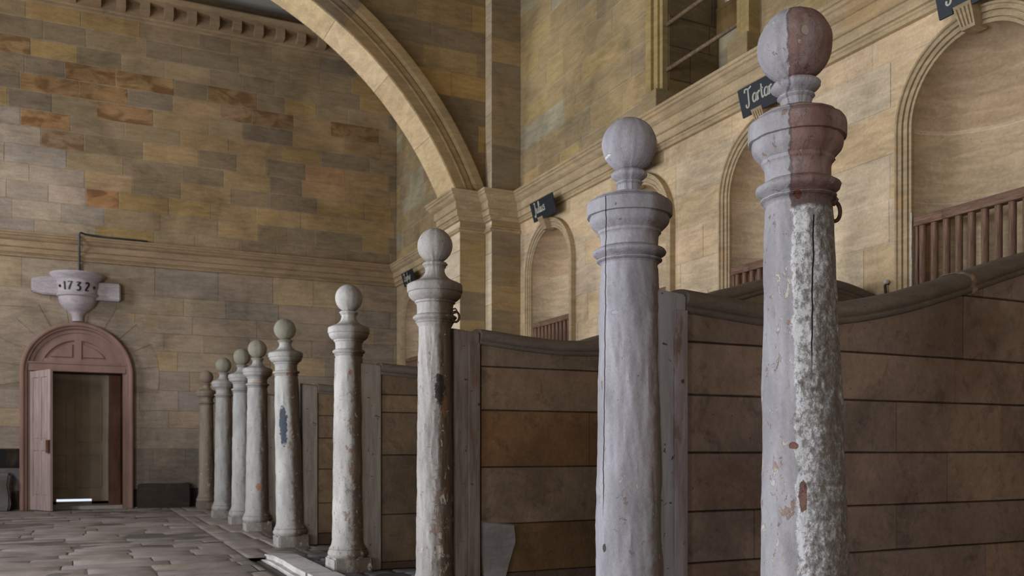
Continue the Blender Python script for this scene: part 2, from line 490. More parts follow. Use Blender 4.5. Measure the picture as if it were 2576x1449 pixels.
struct(mesh_obj('trim_4', bm, M['trimstone']))

# ------------------------------------------------------------------ right wall
NC = [4.29, 6.39, 8.50, 10.61, 15.95]; NHW, NSP, NZ0 = .535, 3.41, 1.2
HATCH = (6.77, 7.97, 4.60, 7.05)
rng = random.Random(23)
def right_colour(u, z):
    if z > 4.5:  # upper courses tinted darker: the dimness up there is painted in
        q = rng.random()
        c = rgb(156, 134, 98) if q < .45 else rgb(146, 127, 98) if q < .78 else rgb(166, 142, 98) if q < .90 else rgb(158, 146, 120)
    else:
        q = rng.random()
        c = rgb(196, 170, 136) if q < .5 else rgb(190, 164, 130) if q < .8 else rgb(192, 170, 142)
        if u > 12.4: c = tuple(a * .8 for a in c)
    return jit(c, rng, .045)
frame_r = ((XW, 0, 0), (0, 1, 0), (0, 0, 1), (-1, 0, 0))
holes = [arch_poly(c, NHW, NZ0, NSP) for c in NC] + [rect(HATCH[0], HATCH[2], HATCH[1], HATCH[3])]
bm = bmesh.new(); tint_layer(bm)
blocks(bm, layout(YN, YB, 0, 4.23, (.33, .40), (.6, 1.2), rng), frame_r, right_colour, holes, gap=.009, depth=.005, rng=rng)
blocks(bm, layout(YN, YB, 4.23, 9.12, (.29, .36), (.45, 1.0), rng), frame_r, right_colour, holes, gap=.012, depth=.006, rng=rng)
blocks(bm, [], frame_r, right_colour, holes, depth=.007, mortar=rgb(186, 170, 146), bounds=(YN, -.1, YB + .1, 4.23))
blocks(bm, [], frame_r, right_colour, holes, depth=.008, mortar=rgb(160, 144, 116), bounds=(YN, 4.23, YB + .1, 9.12))
struct(mesh_obj('wall_right', bm, M['wall']))

# ------------------------------------------------------------------ cross arch: piers, soffit, spandrel, archivolt
rng = random.Random(31)
AC, AR = (.38, 2.69), 4.79
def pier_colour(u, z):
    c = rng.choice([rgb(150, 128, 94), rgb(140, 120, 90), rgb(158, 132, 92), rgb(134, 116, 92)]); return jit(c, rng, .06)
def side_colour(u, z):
    c = rng.choice([rgb(198, 180, 154), rgb(190, 170, 140), rgb(204, 184, 156)]); return jit(c, rng, .05)  # same stone as the pier fronts, tinted paler to paint in side light
bm = bmesh.new(); tint_layer(bm)
def face_blocks(frame, u0, u1, z0, z1, cf, h=(.34, .44)):
    rs = []; z = z0
    while z < z1 - .01:
        hh = rng.uniform(*h)
        if z1 - z - hh < .2: hh = z1 - z
        rs.append((u0, z, u1, z + hh)); z += hh
    blocks(bm, rs, frame, cf, gap=.005, depth=.004, rng=rng, mortar=rgb(140, 122, 94), bounds=(u0, z0, u1, z1), bev=.003, lift=.001)
for sgn in (1, -1):
    if sgn > 0: xw, xo, xi, nx = XW, XO, XI, -1
    else: xw, xo, xi, nx = XL, XL + (XW - XO), 2 * AC[0] - XI, 1
    lo, hi = min(xw, xo), max(xw, xo)
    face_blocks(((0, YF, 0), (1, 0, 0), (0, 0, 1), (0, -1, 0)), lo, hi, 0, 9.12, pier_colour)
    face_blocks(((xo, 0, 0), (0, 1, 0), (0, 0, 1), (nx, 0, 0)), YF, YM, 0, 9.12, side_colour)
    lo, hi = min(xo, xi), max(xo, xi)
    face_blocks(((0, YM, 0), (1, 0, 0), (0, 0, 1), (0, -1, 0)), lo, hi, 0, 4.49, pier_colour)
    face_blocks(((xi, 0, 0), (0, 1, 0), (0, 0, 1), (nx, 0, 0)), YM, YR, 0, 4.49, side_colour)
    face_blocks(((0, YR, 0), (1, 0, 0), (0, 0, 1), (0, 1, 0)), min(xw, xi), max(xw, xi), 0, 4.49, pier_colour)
# spandrel wall above the arch, front and back
circ = [(AC[0] + AR * math.cos(a), AC[1] + AR * math.sin(a)) for a in [2 * PI * i / 96 for i in range(96)]]
def sp_colour(u, z):
    c = rng.choice([rgb(134, 112, 80), rgb(146, 122, 84), rgb(124, 106, 82), rgb(160, 130, 80)]); return jit(c, rng, .07)
for yy, ny in ((YM, -1), (YR, 1)):
    blocks(bm, layout(XL, XO if ny < 0 else XW, 4.49, 9.12, (.31, .40), (.6, 1.2), rng), ((0, yy, 0), (1, 0, 0), (0, 0, 1), (0, ny, 0)), sp_colour,
           [circ], gap=.008, depth=.005, rng=rng, mortar=rgb(142, 122, 92), bounds=(XL, 4.49, XW, 9.12))
a_s = math.asin((4.49 - AC[1]) / AR)
ns = 96; per = 8; cur = None
for i in range(ns):
    if i % per == 0: cur = jit(rng.choice([rgb(214, 184, 142), rgb(206, 178, 136), rgb(204, 188, 156), rgb(218, 190, 150)]), rng, .05)  # soffit tinted paler than the arch front: light from below painted in
    if i % per == 7: c = tuple(q * .78 for q in cur[:3]) + (1,)
    a0 = a_s + (PI - 2 * a_s) * i / ns; a1 = a_s + (PI - 2 * a_s) * (i + 1) / ns
    gp = .0012 if i % per == 0 else 0
    vs = [bm.verts.new((AC[0] + AR * math.cos(a), y, AC[1] + AR * math.sin(a))) for a, y in ((a0 + gp, YM), (a1, YM), (a1, YR), (a0 + gp, YR))]
    paint(bm, bm.faces.new(vs), cur)
    if gp:
        vs = [bm.verts.new((AC[0] + (AR + .002) * math.cos(a), y, AC[1] + (AR + .002) * math.sin(a))) for a, y in ((a0, YM), (a0 + gp, YM), (a0 + gp, YR), (a0, YR))]
        paint(bm, bm.faces.new(vs), rgb(120, 104, 84))
struct(mesh_obj('wall_arch', bm, M['archstone']))
bm = bmesh.new(); tint_layer(bm)
ap = [(0, 0), (0, .035), (.13, .035), (.135, .055), (.15, .055), (.155, .045), (.235, .045), (.24, .03), (.25, .03), (.255, .09), (.27, .105), (.345, .12), (.375, .12), (.385, .0)]
n = 88; angs = [a_s + (PI - 2 * a_s) * i / n for i in range(n + 1)]
nor = [(math.cos(a), math.sin(a)) for a in angs]
vc = {}
def avc(i):
    k = i // 7
    if k not in vc: vc[k] = jit(rng.choice([rgb(138, 118, 90), rgb(150, 126, 88), rgb(130, 112, 90), rgb(164, 134, 84)]), rng, .06)
    return vc[k]
sweep_curve(bm, [(AC[0] + AR * q[0], AC[1] + AR * q[1]) for q in nor], nor, ap, lambda a, b, p: (a, YM - p, b), avc)
fix(bm); struct(mesh_obj('trim_5', bm, M['archstone'], smooth=True, angle=20))

# ------------------------------------------------------------------ ceiling, left wall, wall behind
bm = bmesh.new(); box(bm, (XL - .3, YN - .3, 9.12), (XW + .7, YB + .3, 9.4)); struct(mesh_obj('ceiling', bm, M['plaster']))
WIN = [(14.2, .7, 3.6, 6.2), (8.6, .75, .2, 3.2), (5.6, .75, .2, 3.0), (2.6, .75, .2, 3.0), (-1.0, .75, .2, 3.0)]
rng = random.Random(7)
def plain_c(u, z): return jit(rgb(156, 136, 104), rng, .08)
bm = bmesh.new(); tint_layer(bm)
hl = [rect(c - w, a, c + w, b) for c, w, a, b in WIN]
blocks(bm, layout(YN, YB, 0, 9.12, (.3, .38), (.6, 1.1), rng), ((XL, 0, 0), (0, 1, 0), (0, 0, 1), (1, 0, 0)), plain_c, hl, rng=rng, mortar=rgb(150, 136, 112), bounds=(YN, -.1, YB, 9.12))
for c, w, a, b in WIN:          # window reveals
    for p, q in (((c - w, a), (c + w, a)), ((c + w, a), (c + w, b)), ((c + w, b), (c - w, b)), ((c - w, b), (c - w, a))):
        f = bm.faces.new([bm.verts.new((X_, y, z)) for X_, (y, z) in ((XL, p), (XL, q), (XL - .45, q), (XL - .45, p))]); paint(bm, f, rgb(170, 156, 130))
struct(mesh_obj('wall_left', bm, M['wall']))
bm = bmesh.new(); tint_layer(bm)
blocks(bm, layout(XL, XW, 0, 9.12, (.3, .38), (.6, 1.1), rng), ((0, YN, 0), (1, 0, 0), (0, 0, 1), (0, 1, 0)), plain_c, [], rng=rng, mortar=rgb(150, 136, 112), bounds=(XL, 0, XW, 9.12))
struct(mesh_obj('wall_front', bm, M['wall']))
for i, (c, w, a, b) in enumerate(WIN):
    bm = bmesh.new(); X0 = XL - .30
    for yy in (c - w, c + w - .05): box(bm, (X0 - .04, yy, a), (X0 + .04, yy + .05, b))
    for zz in (a, b - .05): box(bm, (X0 - .04, c - w, zz), (X0 + .04, c + w, zz + .05))
    box(bm, (X0 - .02, c - .02, a), (X0 + .02, c + .02, b))
    k = 4
    for j in range(1, k): box(bm, (X0 - .015, c - w, a + (b - a) * j / k - .012), (X0 + .015, c + w, a + (b - a) * j / k + .012))
    struct(mesh_obj('window_%d' % (i + 1), bm, M['painted']))

# ------------------------------------------------------------------ floor
rng = random.Random(3)
def fl_col(u, v):
    c = rng.choice([rgb(132, 120, 114), rgb(137, 124, 117), rgb(128, 118, 114)])
    return jit(c, rng, .05)
def flags(bm, u0, u1, v0, v1, hr, wr, cf, gap, depth, lift, mort, tilt=.004, zb=0):
    L = layout(u0, u1, v0, v1, hr, wr, rng)
    for r in L:
        g = gap / 2; c = cf(0, 0); z = rng.uniform(-lift, lift)
        nx_, ny_ = 4, 3; hs = [rng.uniform(-tilt, tilt) for _ in range(4)]
        X = [r[0] + g, r[0] + g + .015] + [r[0] + (r[2] - r[0]) * t for t in (.3, .5, .7)] + [r[2] - g - .015, r[2] - g]
        Y = [r[1] + g, r[1] + g + .015] + [r[1] + (r[3] - r[1]) * t for t in (.35, .65)] + [r[3] - g - .015, r[3] - g]
        grid = []
        for j, y in enumerate(Y):
            row = []
            for i, x in enumerate(X):
                ed = (i in (0, len(X) - 1)) or (j in (0, len(Y) - 1))
                tx = (x - r[0]) / (r[2] - r[0]); ty = (y - r[1]) / (r[3] - r[1])
                h = z + hs[0] * (1 - tx) * (1 - ty) + hs[1] * tx * (1 - ty) + hs[2] * (1 - tx) * ty + hs[3] * tx * ty
                h += zb + .010 * mnoise.noise(Vector((x * 2.2, y * 2.2, 0))) + .012 * mnoise.noise(Vector((x * .6, y * .6, 5)))
                row.append(bm.verts.new((x, y, (h - depth) if ed else h)))
            grid.append(row)
        for j in range(len(Y) - 1):
            for i in range(len(X) - 1):
                paint(bm, bm.faces.new((grid[j][i], grid[j][i + 1], grid[j + 1][i + 1], grid[j + 1][i])), c)
    f = bm.faces.new([bm.verts.new(q) for q in ((u0, v0, zb - depth * .8), (u1, v0, zb - depth * .8), (u1, v1, zb - depth * .8), (u0, v1, zb - depth * .8))]); paint(bm, f, mort)
bm = bmesh.new(); tint_layer(bm)
flags(bm, XL, 1.42, 5.0, 16.9, (.26, .40), (.5, 1.0), fl_col, .008, .006, .004, rgb(92, 84, 78), .006)
flags(bm, XL, 1.42, YN, 5.0, (.4, .5), (.7, 1.1), fl_col, .012, .012, .005, rgb(92, 84, 78))
flags(bm, 1.42, 1.58, YN, 8.7, (.9, 1.2), (.3, .4), lambda u, v: rgb(84, 78, 74), .01, .01, .002, rgb(60, 54, 50), zb=-.035)
flags(bm, 1.42, 2.0, 8.7, 16.9, (.8, 1.3), (.5, .6), fl_col, .012, .012, .004, rgb(92, 84, 78))
flags(bm, 2.0, XW, 8.7, YB, (.16, .2), (.25, .34), lambda u, v: jit(rgb(88, 78, 72), rng, .1), .014, .014, .004, rgb(52, 46, 42))
flags(bm, 1.86, XW, YN, 8.7, (.14, .18), (.25, .34), lambda u, v: jit(rgb(98, 96, 100), rng, .12), .014, .014, .004, rgb(60, 56, 56))
flags(bm, XL, 2.0, 16.9, YB, (.2, .3), (.6, .9), lambda u, v: jit(rgb(70, 60, 54), rng, .1), .01, .01, .003, rgb(50, 44, 40))
f = bm.faces.new([bm.verts.new(q) for q in ((XL - .2, YN - .2, -.07), (XW + .2, YN - .2, -.07), (XW + .2, YB + .2, -.07), (XL - .2, YB + .2, -.07))]); paint(bm, f, rgb(70, 62, 56))
o = mesh_obj('floor', bm, M['floor'], smooth=True, angle=50); struct(o)
# kerb stones in front of the stalls
ks = [(-.4, 1.55), (1.55, 3.5), (3.5, 5.3), (5.3, 7.05), (7.05, 8.85)]
kb = thing('kerb', 'pale worn stone kerb running along the floor in front of the stall posts', 'kerb', (1.72, 4, 0))
for i, (a, b) in enumerate(ks):
    bm = rough_box((1.56, a + .004, -.08), (1.865, b - .004, .055 - .01 * (i == 4)), .045, 3, .008, i)
    if i == 4:
        for v in bm.verts:
            if v.co.y > 8.4: v.co.z -= (v.co.y - 8.4) * .09
    mesh_obj('kerb_stone', bm, M['kerb'], kb, smooth=True, angle=45)
# rough dark plinth course at the foot of the back wall
bm = rough_box((.93, 16.90, -.02), (1.80, 17.08, .42), .02, 4, .02, 4); M['dampstone'] = stone_mat('damp_dark_stone', tint=rgb(58, 48, 42), ochre=.1, grime=.6)
struct(mesh_obj('baseboard_back', bm, M['dampstone'], smooth=True, angle=45))
bm = rough_box((XL + .1, 16.86, -.02), (-1.0, 17.08, .62), .03, 4, .05, 9)
struct(mesh_obj('baseboard_left', bm, stone_mat('rubble_stone', tint=rgb(104, 98, 94), ochre=.05, grime=.7), smooth=True, angle=45))

# ------------------------------------------------------------------ niches and hay racks
ARC = [(0, -.06), (0, .03), (.022, .03), (.024, .018), (.030, .018), (.032, .038), (.066, .038), (.068, .028), (.074, .028), (.076, .048), (.104, .052), (.108, .066), (.124, .066), (.128, 0)]
NL = ['arched stone niche under the slate board at the far right of the picture', 'arched stone niche behind the tallest nearest post, half hidden by its shaft',
      'arched stone niche mostly hidden behind the second post from the right', 'narrow-looking arched stone niche between the stone pier and the second post',
      'small far arched stone niche beside the back corner, beyond the arch']
RL = ['wooden hay rack with round bars across the niche at the far right', 'wooden hay rack just left of the tallest nearest post, in its niche',
      'wooden hay rack hidden mostly behind the second post from the right', 'small dark wooden hay rack in the niche right of the stone pier',
      'faint hay rack in the far niche beside the back corner']
def niche(c, label, rng):
    t = thing('arched_niche', label, 'niche', (XW, c, NZ0), 'arched niches along the right wall')
    bm = bmesh.new(); tint_layer(bm); base = rgb(186, 164, 134)
    zs = []; z = NZ0; nb = []
    rows = [NZ0, 1.6, 2.0, 2.36, 2.364, 2.86, 2.866, 3.38, 3.386, NSP]
    cols = []
    for i in range(len(rows) - 1): cols.append(rgb(196, 182, 160) if rows[i + 1] - rows[i] < .01 else jit(base, rng, .06))
    dep = NHW * .92; seg = 36; ringp = None
    for i, z in enumerate(rows):
        ring = [bm.verts.new((XW + dep * math.sin(a), c - NHW * math.cos(a), z)) for a in [PI * k / seg for k in range(seg + 1)]]
        if ringp:
            for k in range(seg): paint(bm, bm.faces.new((ringp[k], ring[k], ring[k + 1], ringp[k + 1])), cols[i - 1])
        ringp = ring
    dc = jit(rgb(178, 152, 124), rng, .04); nn = 14
    for i in range(1, nn + 1):
        e = PI / 2 * i / nn
        ring = [bm.verts.new((XW + dep * math.cos(e) * math.sin(a), c - NHW * math.cos(e) * math.cos(a), NSP + NHW * math.sin(e))) for a in [PI * k / seg for k in range(seg + 1)]]
        for k in range(seg): paint(bm, bm.faces.new((ringp[k], ring[k], ring[k + 1], ringp[k + 1])), dc)
        ringp = ring
    f = bm.faces.new([bm.verts.new((XW + dep * math.sin(a), c - NHW * math.cos(a), NZ0)) for a in [PI * k / seg for k in range(seg + 1)]]); paint(bm, f, base)
    bmesh.ops.remove_doubles(bm, verts=bm.verts, dist=1e-5)
    mesh_obj('recess', bm, M['niche'], t, smooth=True, angle=60)
    bm = bmesh.new(); pts = [(c + NHW, NZ0), (c + NHW, 2.3), (c + NHW, NSP)]; nr = [(1, 0)] * 3
    for i in range(1, 32): a = PI * i / 32; pts.append((c + NHW * math.cos(a), NSP + NHW * math.sin(a))); nr.append((math.cos(a), math.sin(a)))
    pts += [(c - NHW, NSP), (c - NHW, 2.3), (c - NHW, NZ0)]; nr += [(-1, 0)] * 3
    sweep_curve(bm, pts, nr, ARC, lambda a, b, p: (XW - p, a, b)); fix(bm)
    mesh_obj('architrave', bm, M['trimstone'], t, smooth=True, angle=18)
    # fluted keystone, wedge shaped, proud at the top
    bm = bmesh.new(); z0, z1 = NSP + NHW - .02, NSP + NHW + .135
    nx = 5; w0, w1 = .054, .070
    def kp(s, v):
        z = z0 + (z1 - z0) * v; w = w0 + (w1 - w0) * v; x = XW - (.10 + .07 * v)
        return (x, c + s * w, z)
    seq = [(-1, 0)]
    for j in range(4):
        q = -.68 + j * .45
        seq += [(q - .10, 0), (q - .06, .012), (q + .06, .012), (q + .10, 0)]
    seq += [(1, 0)]
    rowsK = []
    for v in (0, .12, .16, .84, .88, 1):
        fl = 1 if .15 < v < .85 else 0
        rowsK.append([bm.verts.new((kp(s, v)[0] + d * fl, kp(s, v)[1], kp(s, v)[2])) for s, d in seq])
    for p, q in zip(rowsK, rowsK[1:]):
        for k in range(len(seq) - 1): bm.faces.new((p[k], p[k + 1], q[k + 1], q[k]))
    bk = [[bm.verts.new((XW + .02, c + s * w, z)) for s in (-1, 1)] for w, z in ((w0, z0), (w1, z1))]
    lft = [r[0] for r in rowsK]; rgt = [r[-1] for r in rowsK]
    bm.faces.new([bk[0][0]] + lft + [bk[1][0]]); bm.faces.new([bk[0][1]] + rgt + [bk[1][1]])
    bm.faces.new(rowsK[-1] + [bk[1][1], bk[1][0]]); bm.faces.new(rowsK[0] + [bk[0][1], bk[0][0]])
    fix(bm); mesh_obj('keystone', bm, M['trimstone'], t)
    return t
def rack(c, label):
    zt, zb = 2.675, 1.32; t = thing('hay_rack', label, 'hay rack', (XW + .02, c, zb), 'hay racks in the niches')
    bm = bmesh.new(); box(bm, (XW - .02, c - NHW + .003, zt), (XW + .06, c + NHW - .003, zt + .072), .006); mesh_obj('top_rail', bm, M['railwood'], t)
    bm = bmesh.new(); box(bm, (XW - .02, c - NHW + .003, zb - .04), (XW + .06, c + NHW - .003, zb + .03), .006); mesh_obj('bottom_rail', bm, M['railwood'], t)
    bm = bmesh.new(); box(bm, (XW - .005, c + NHW - .035, zb + .03), (XW + .05, c + NHW - .004, zt)); mesh_obj('end_post', bm, M['rackwood'], t)
    y = c + NHW - .062
    first = None
    while y > c - NHW + .03:
        if first is None:
            bm = bmesh.new(); lathe(bm, [(.026, zb + .03), (.0265, 1.8), (.025, 2.3), (.026, zt)], 14, center=(XW + .02, y))
            first = mesh_obj('bar', bm, M['rackwood'], t, smooth=True); y0 = y
        else:
            o = first.copy(); COL.objects.link(o); o.parent = t; o.location = (0, y - y0, 0)
        y -= .1026
rng = random.Random(77)
for c, l, r in zip(NC, NL, RL): niche(c, l, rng); rack(c, r)
# lime residue along the jamb of the nearest niche
bm = bmesh.new(); pts = []
for k in range(40):
    z = 1.9 + k * .0225; pts.append(Vector((XW - .0315, NC[0] + NHW - .001 + .004 * mnoise.noise(Vector((0, 0, z * 9))), z)))
tube(bm, pts, [.0055 + .005 * mnoise.noise(Vector((3, 1, p.z * 14))) for p in pts], 8)
tag(mesh_obj('lime_patch', bm, M['web']), 'thin white streak of lime down the left jamb of the far right niche', 'lime streak')

# ------------------------------------------------------------------ name boards with painted script
def cr(pts, n=6):
    out = []
    P_ = [pts[0]] + list(pts) + [pts[-1]]
    for i in range(1, len(P_) - 2):
        p0, p1, p2, p3 = [Vector(q) for q in P_[i - 1:i + 3]]
        for k in range(n):
            t = k / n
            out.append(.5 * ((2 * p1) + (-p0 + p2) * t + (2 * p0 - 5 * p1 + 4 * p2 - p3) * t * t + (-p0 + 3 * p1 - 3 * p2 + p3) * t ** 3))
    out.append(Vector(pts[-1])); return out
O_ = [(.50, .42), (.38, .5), (.2, .45), (.08, .25), (.12, .05), (.26, -.01), (.42, .08), (.5, .28), (.52, .48), (.52, .12), (.58, 0), (.68, .06)]
GL = {
 'P': (.85, [[(.05, .72), (.0, .85), (.1, .98), (.35, 1.0), (.65, .98), (.82, .82), (.76, .6), (.5, .5), (.36, .52)], [(.44, .96), (.42, .5), (.4, .1), (.32, -.12), (.14, -.18), (.02, -.08), (.06, .04)]]),
 'T': (.85, [[(.0, .78), (.05, .96), (.25, .98), (.5, .93), (.75, .98), (.86, 1.04)], [(.46, .94), (.42, .5), (.4, .1), (.32, -.12), (.14, -.18), (.02, -.08), (.06, .04)]]),
 'J': (.6, [[(.12, .95), (.3, 1.0), (.5, .97)], [(.4, .98), (.36, .5), (.32, 0), (.2, -.28), (.02, -.26), (.04, -.1)]]),
 'Z': (.8, [[(.05, .8), (.15, .96), (.4, .92), (.7, 1.0), (.4, .5), (.05, .02), (.3, .08), (.5, -.02), (.75, .06)]]),
 'C': (.75, [[(.66, .78), (.56, .96), (.32, 1.0), (.1, .75), (.06, .35), (.2, .04), (.45, 0), (.68, .18)]]),
 'e': (.55, [[(.1, .24), (.36, .3), (.46, .42), (.34, .5), (.16, .42), (.08, .2), (.2, .01), (.4, .03), (.56, .16)]]),
 'a': (.62, [O_]),
 'c': (.5, [[(.42, .4), (.3, .5), (.13, .4), (.08, .18), (.2, 0), (.38, .03), (.52, .16)]]),
 'o': (.58, [[(.3, .5), (.12, .4), (.08, .16), (.24, 0), (.44, .12), (.46, .36), (.3, .5), (.5, .42), (.6, .46)]]),
 'k': (.55, [[(.1, 1.0), (.1, 0)], [(.46, .48), (.1, .22), (.3, .2), (.5, 0)]]),
 'r': (.45, [[(.08, .48), (.1, 0)], [(.1, .3), (.26, .5), (.42, .44)]]),
 't': (.4, [[(.18, .85), (.14, .2), (.2, 0), (.38, .08)], [(0, .56), (.36, .58)]]),
 'u': (.6, [[(.08, .48), (.06, .16), (.16, 0), (.34, .06), (.44, .3), (.46, .48)], [(.46, .48), (.46, .1), (.58, .02)]]),
 'l': (.32, [[(.1, .4), (.24, .8), (.22, 1.0), (.1, .9), (.1, .15), (.2, 0), (.34, .1)]]),
 'i': (.3, [[(.1, .48), (.1, .08), (.22, 0), (.3, .1)], [(.12, .68), (.13, .72)]]),
 's': (.45, [[(.38, .44), (.22, .5), (.12, .38), (.32, .22), (.3, .04), (.12, 0), (.02, .1)]]),
 'p': (.58, [[(.1, .48), (.08, -.35)], [(.1, .36), (.3, .5), (.46, .3), (.36, .04), (.1, .08)]]),
 'h': (.58, [[(.1, 1.0), (.08, 0)], [(.1, .3), (.3, .5), (.42, .34), (.42, .06), (.54, .02)]]),
 'y': (.58, [[(.08, .48), (.1, .14), (.24, .04), (.42, .2)], [(.46, .48), (.42, 0), (.3, -.32), (.1, -.28)]]),
 'n': (.58, [[(.1, .48), (.08, 0)], [(.1, .3), (.28, .5), (.42, .36), (.42, .06), (.54, .02)]]),
 '1': (.4, [[(.2, 1), (.2, 0)]]), '7': (.66, [[(0, .96), (.55, .96), (.3, .5), (.1, 0)]]),
 '3': (.64, [[(.05, .98), (.5, .98), (.22, .62), (.46, .5), (.5, .2), (.3, 0), (.05, .1)]]),
 '2': (.6, [[(.05, .8), (.22, 1), (.44, .88), (.42, .6), (.05, .04), (.5, .04)]]),
}
def strokes(text, h, track=0, shear=.14):
    x = 0; out = []
    for ch in text:
        w, ss = GL[ch]
        for s in ss:
            out.append([((x + a + b * shear) * h * .8, b * h) for a, b in (cr(s) if ch not in '17' else [Vector(q) for q in s])])
        x += w + track
    return out, x * h * .8
def ribbon(bm, line, w, fn):
    n = len(line); L = []; R = []
    for i, p in enumerate(line):
        a = Vector(line[max(0, i - 1)]); b = Vector(line[min(n - 1, i + 1)]); d = (b - a)
        if d.length < 1e-7: d = Vector((1, 0))
        d.normalize(); nn = Vector((-d[1], d[0])); ww = w * (.62 + .5 * abs(d[1]))
        L.append([bm.verts.new(fn(p[0] + nn[0] * ww, p[1] + nn[1] * ww, q)) for q in (0, .0015)])
        R.append([bm.verts.new(fn(p[0] - nn[0] * ww, p[1] - nn[1] * ww, q)) for q in (0, .0015)])
    for i in range(n - 1):
        bm.faces.new((L[i][1], R[i][1], R[i + 1][1], L[i + 1][1]))
        bm.faces.new((L[i][0], L[i][1], L[i + 1][1], L[i + 1][0])); bm.faces.new((R[i][0], R[i + 1][0], R[i + 1][1], R[i][1]))
def name_board(c, text, label, hw=.315, th=.130, y_off=-.13, keyc=None, x0=.075):
    yc = c + y_off; zb, zt = 4.045, 4.285
    bx = lambda z: XW - .16 - .065 * (z - zb) / (zt - zb)
    t = thing('name_board', label, 'sign', (XW - .16, yc, zb), 'slate name boards over the niches')
    kc = c - yc; kw = .075; kt = NSP + NHW + .135
    # outline (u grows towards the camera-right = -y)
    o2 = [(-hw, zb), (-kc - kw, zb), (-kc - kw, kt), (-kc + kw, kt), (-kc + kw, zb), (hw, zb), (hw, zt), (-hw, zt)]
    bm = bmesh.new(); fr = [bm.verts.new((bx(z), yc - u, z)) for u, z in o2]; bk = [bm.verts.new((bx(z) + .014, yc - u, z)) for u, z in o2]
    bm.faces.new(fr); bm.faces.new(list(reversed(bk)))
    for i in range(len(o2)): j = (i + 1) % len(o2); bm.faces.new((fr[i], bk[i], bk[j], fr[j]))
    fix(bm); bmesh.ops.triangulate(bm, faces=[f for f in bm.faces if len(f.verts) > 4]); bd = mesh_obj('board', bm, M['slate'], t)
    if text:
        ss, wd = strokes(text, th); bm = bmesh.new()
        u0 = -hw + x0; z0 = zb + .088; sx = min(1, (2 * hw - x0 - .03) / wd)
        for s in ss: ribbon(bm, s, .0075, lambda u, z, q: (bx(z0 + z) - .0006 - q, yc - (u0 + u * sx), z0 + z))
        mesh_obj('lettering', bm, M['lettering'], bd)
name_board(NC[0], 'Peacock', 'dark slate board painted Peacock at the top right corner')
name_board(NC[1], 'Tartar', 'dark slate board painted Tartar beside the tallest post finial')
name_board(NC[2], '', 'dark slate board almost hidden behind the ball of the second post')
name_board(NC[3], 'Julius', 'dark slate board painted Julius right of the stone pier')
name_board(NC[4], 'Zephyr', 'small far slate board beside the back corner', hw=.30)

# ------------------------------------------------------------------ loft hatch in the upper right wall
rng = random.Random(50)
y0, y1, z0, z1 = HATCH; XD = 6.33
hatch = thing('loft_hatch', 'deep stone-framed hatch opening in the upper right wall above the string course', 'opening', (XW, (y0 + y1) / 2, z0))
bm = bmesh.new(); tint_layer(bm)
def jc(u, z): return jit(rng.choice([rgb(112, 94, 66), rgb(100, 86, 64), rgb(124, 102, 66)]), rng, .08)
blocks(bm, layout(XW, XD, z0, z1, (.3, .42), (.35, .7), rng), ((0, y1, 0), (1, 0, 0), (0, 0, 1), (0, -1, 0)), jc, rng=rng, mortar=rgb(84, 70, 52), bounds=(XW, z0 - .05, XD + .08, z1))
blocks(bm, layout(XW, XD, z0, z1, (.3, .42), (.35, .7), rng), ((0, y0, 0), (1, 0, 0), (0, 0, 1), (0, 1, 0)), jc, rng=rng, mortar=rgb(84, 70, 52), bounds=(XW, z0 - .05, XD + .08, z1))
for zz, s in ((z0, 1), (z1, -1)):
    f = bm.faces.new([bm.verts.new(q) for q in ((XW, y0, zz), (XW, y1, zz), (XD, y1, zz), (XD, y0, zz))]); paint(bm, f, rgb(128, 110, 80))
blocks(bm, [(y0, z0, y0 + .6, 5.53), (y0 + .6, z0, y1, 5.53)], ((XD, 0, 0), (0, 1, 0), (0, 0, 1), (-1, 0, 0)), lambda u, z: rgb(166, 154, 126), rng=rng, mortar=rgb(120, 108, 84), bounds=(y0, z0, y1, 5.53))
mesh_obj('recess', bm, M['wall'], hatch)
HP = [(0, -.02), (0, .07), (.05, .07), (.055, .055), (.065, .055), (.07, .085), (.14, .085), (.145, .07), (.155, .07), (.16, .11), (.20, .125), (.235, .125), (.24, 0)]
bm = bmesh.new()
sweep_curve(bm, [(y1, z0), (y1, 5.4), (y1, z1), (y0, z1), (y0, 5.4), (y0, z0)], [(1, 0), (1, 0), (1, 1), (-1, 1), (-1, 0), (-1, 0)], HP, lambda a, b, p: (XW - p, a, b)); fix(bm)
mesh_obj('architrave', bm, stone_mat('hatch_sandstone', tint=rgb(156, 134, 88), ochre=.3, grime=.3, amp=.15, bump=.3), hatch)
M['hatchblock'] = stone_mat('hatch_block_stone', tint=rgb(144, 124, 92), ochre=.2, grime=.3, amp=.15, bump=.3)
for a, b in (((XW - .16, y1 - .005, z0 + .03), (XW + .33, y1 + .26, z0 + .23)), ((XW - .16, y0 - .25, z0 + .03), (XW + .1, y0 + .03, z0 + .23))):
    bm = bmesh.new(); box(bm, a, b, .008); mesh_obj('plinth_block', bm, M['hatchblock'], hatch)
wn = struct(mesh_obj('window_6', (lambda b: (box(b, (XD - .03, y0, 5.53), (XD + .05, y1, 5.79)), box(b, (XD - .035, y0, 5.785), (XD + .049, y1, 5.83)), box(b, (XD - .02, y1 - .10, 5.80), (XD + .048, y1, z1)),
      box(b, (XD - .02, y0, 5.80), (XD + .048, y0 + .1, z1)), box(b, (XD - .01, (y0 + y1) / 2 - .03, 5.80), (XD + .04, (y0 + y1) / 2 + .03, z1)), box(b, (XD - .02, y0, z1 - .08), (XD + .05, y1, z1)), b)[-1])(bmesh.new()), M['window_wood']))
bm = bmesh.new(); box(bm, (XD + .01, y0 + .1, 5.85), (XD + .016, y1 - .1, z1 - .08)); mesh_obj('pane', bm, M['glass'], wn)
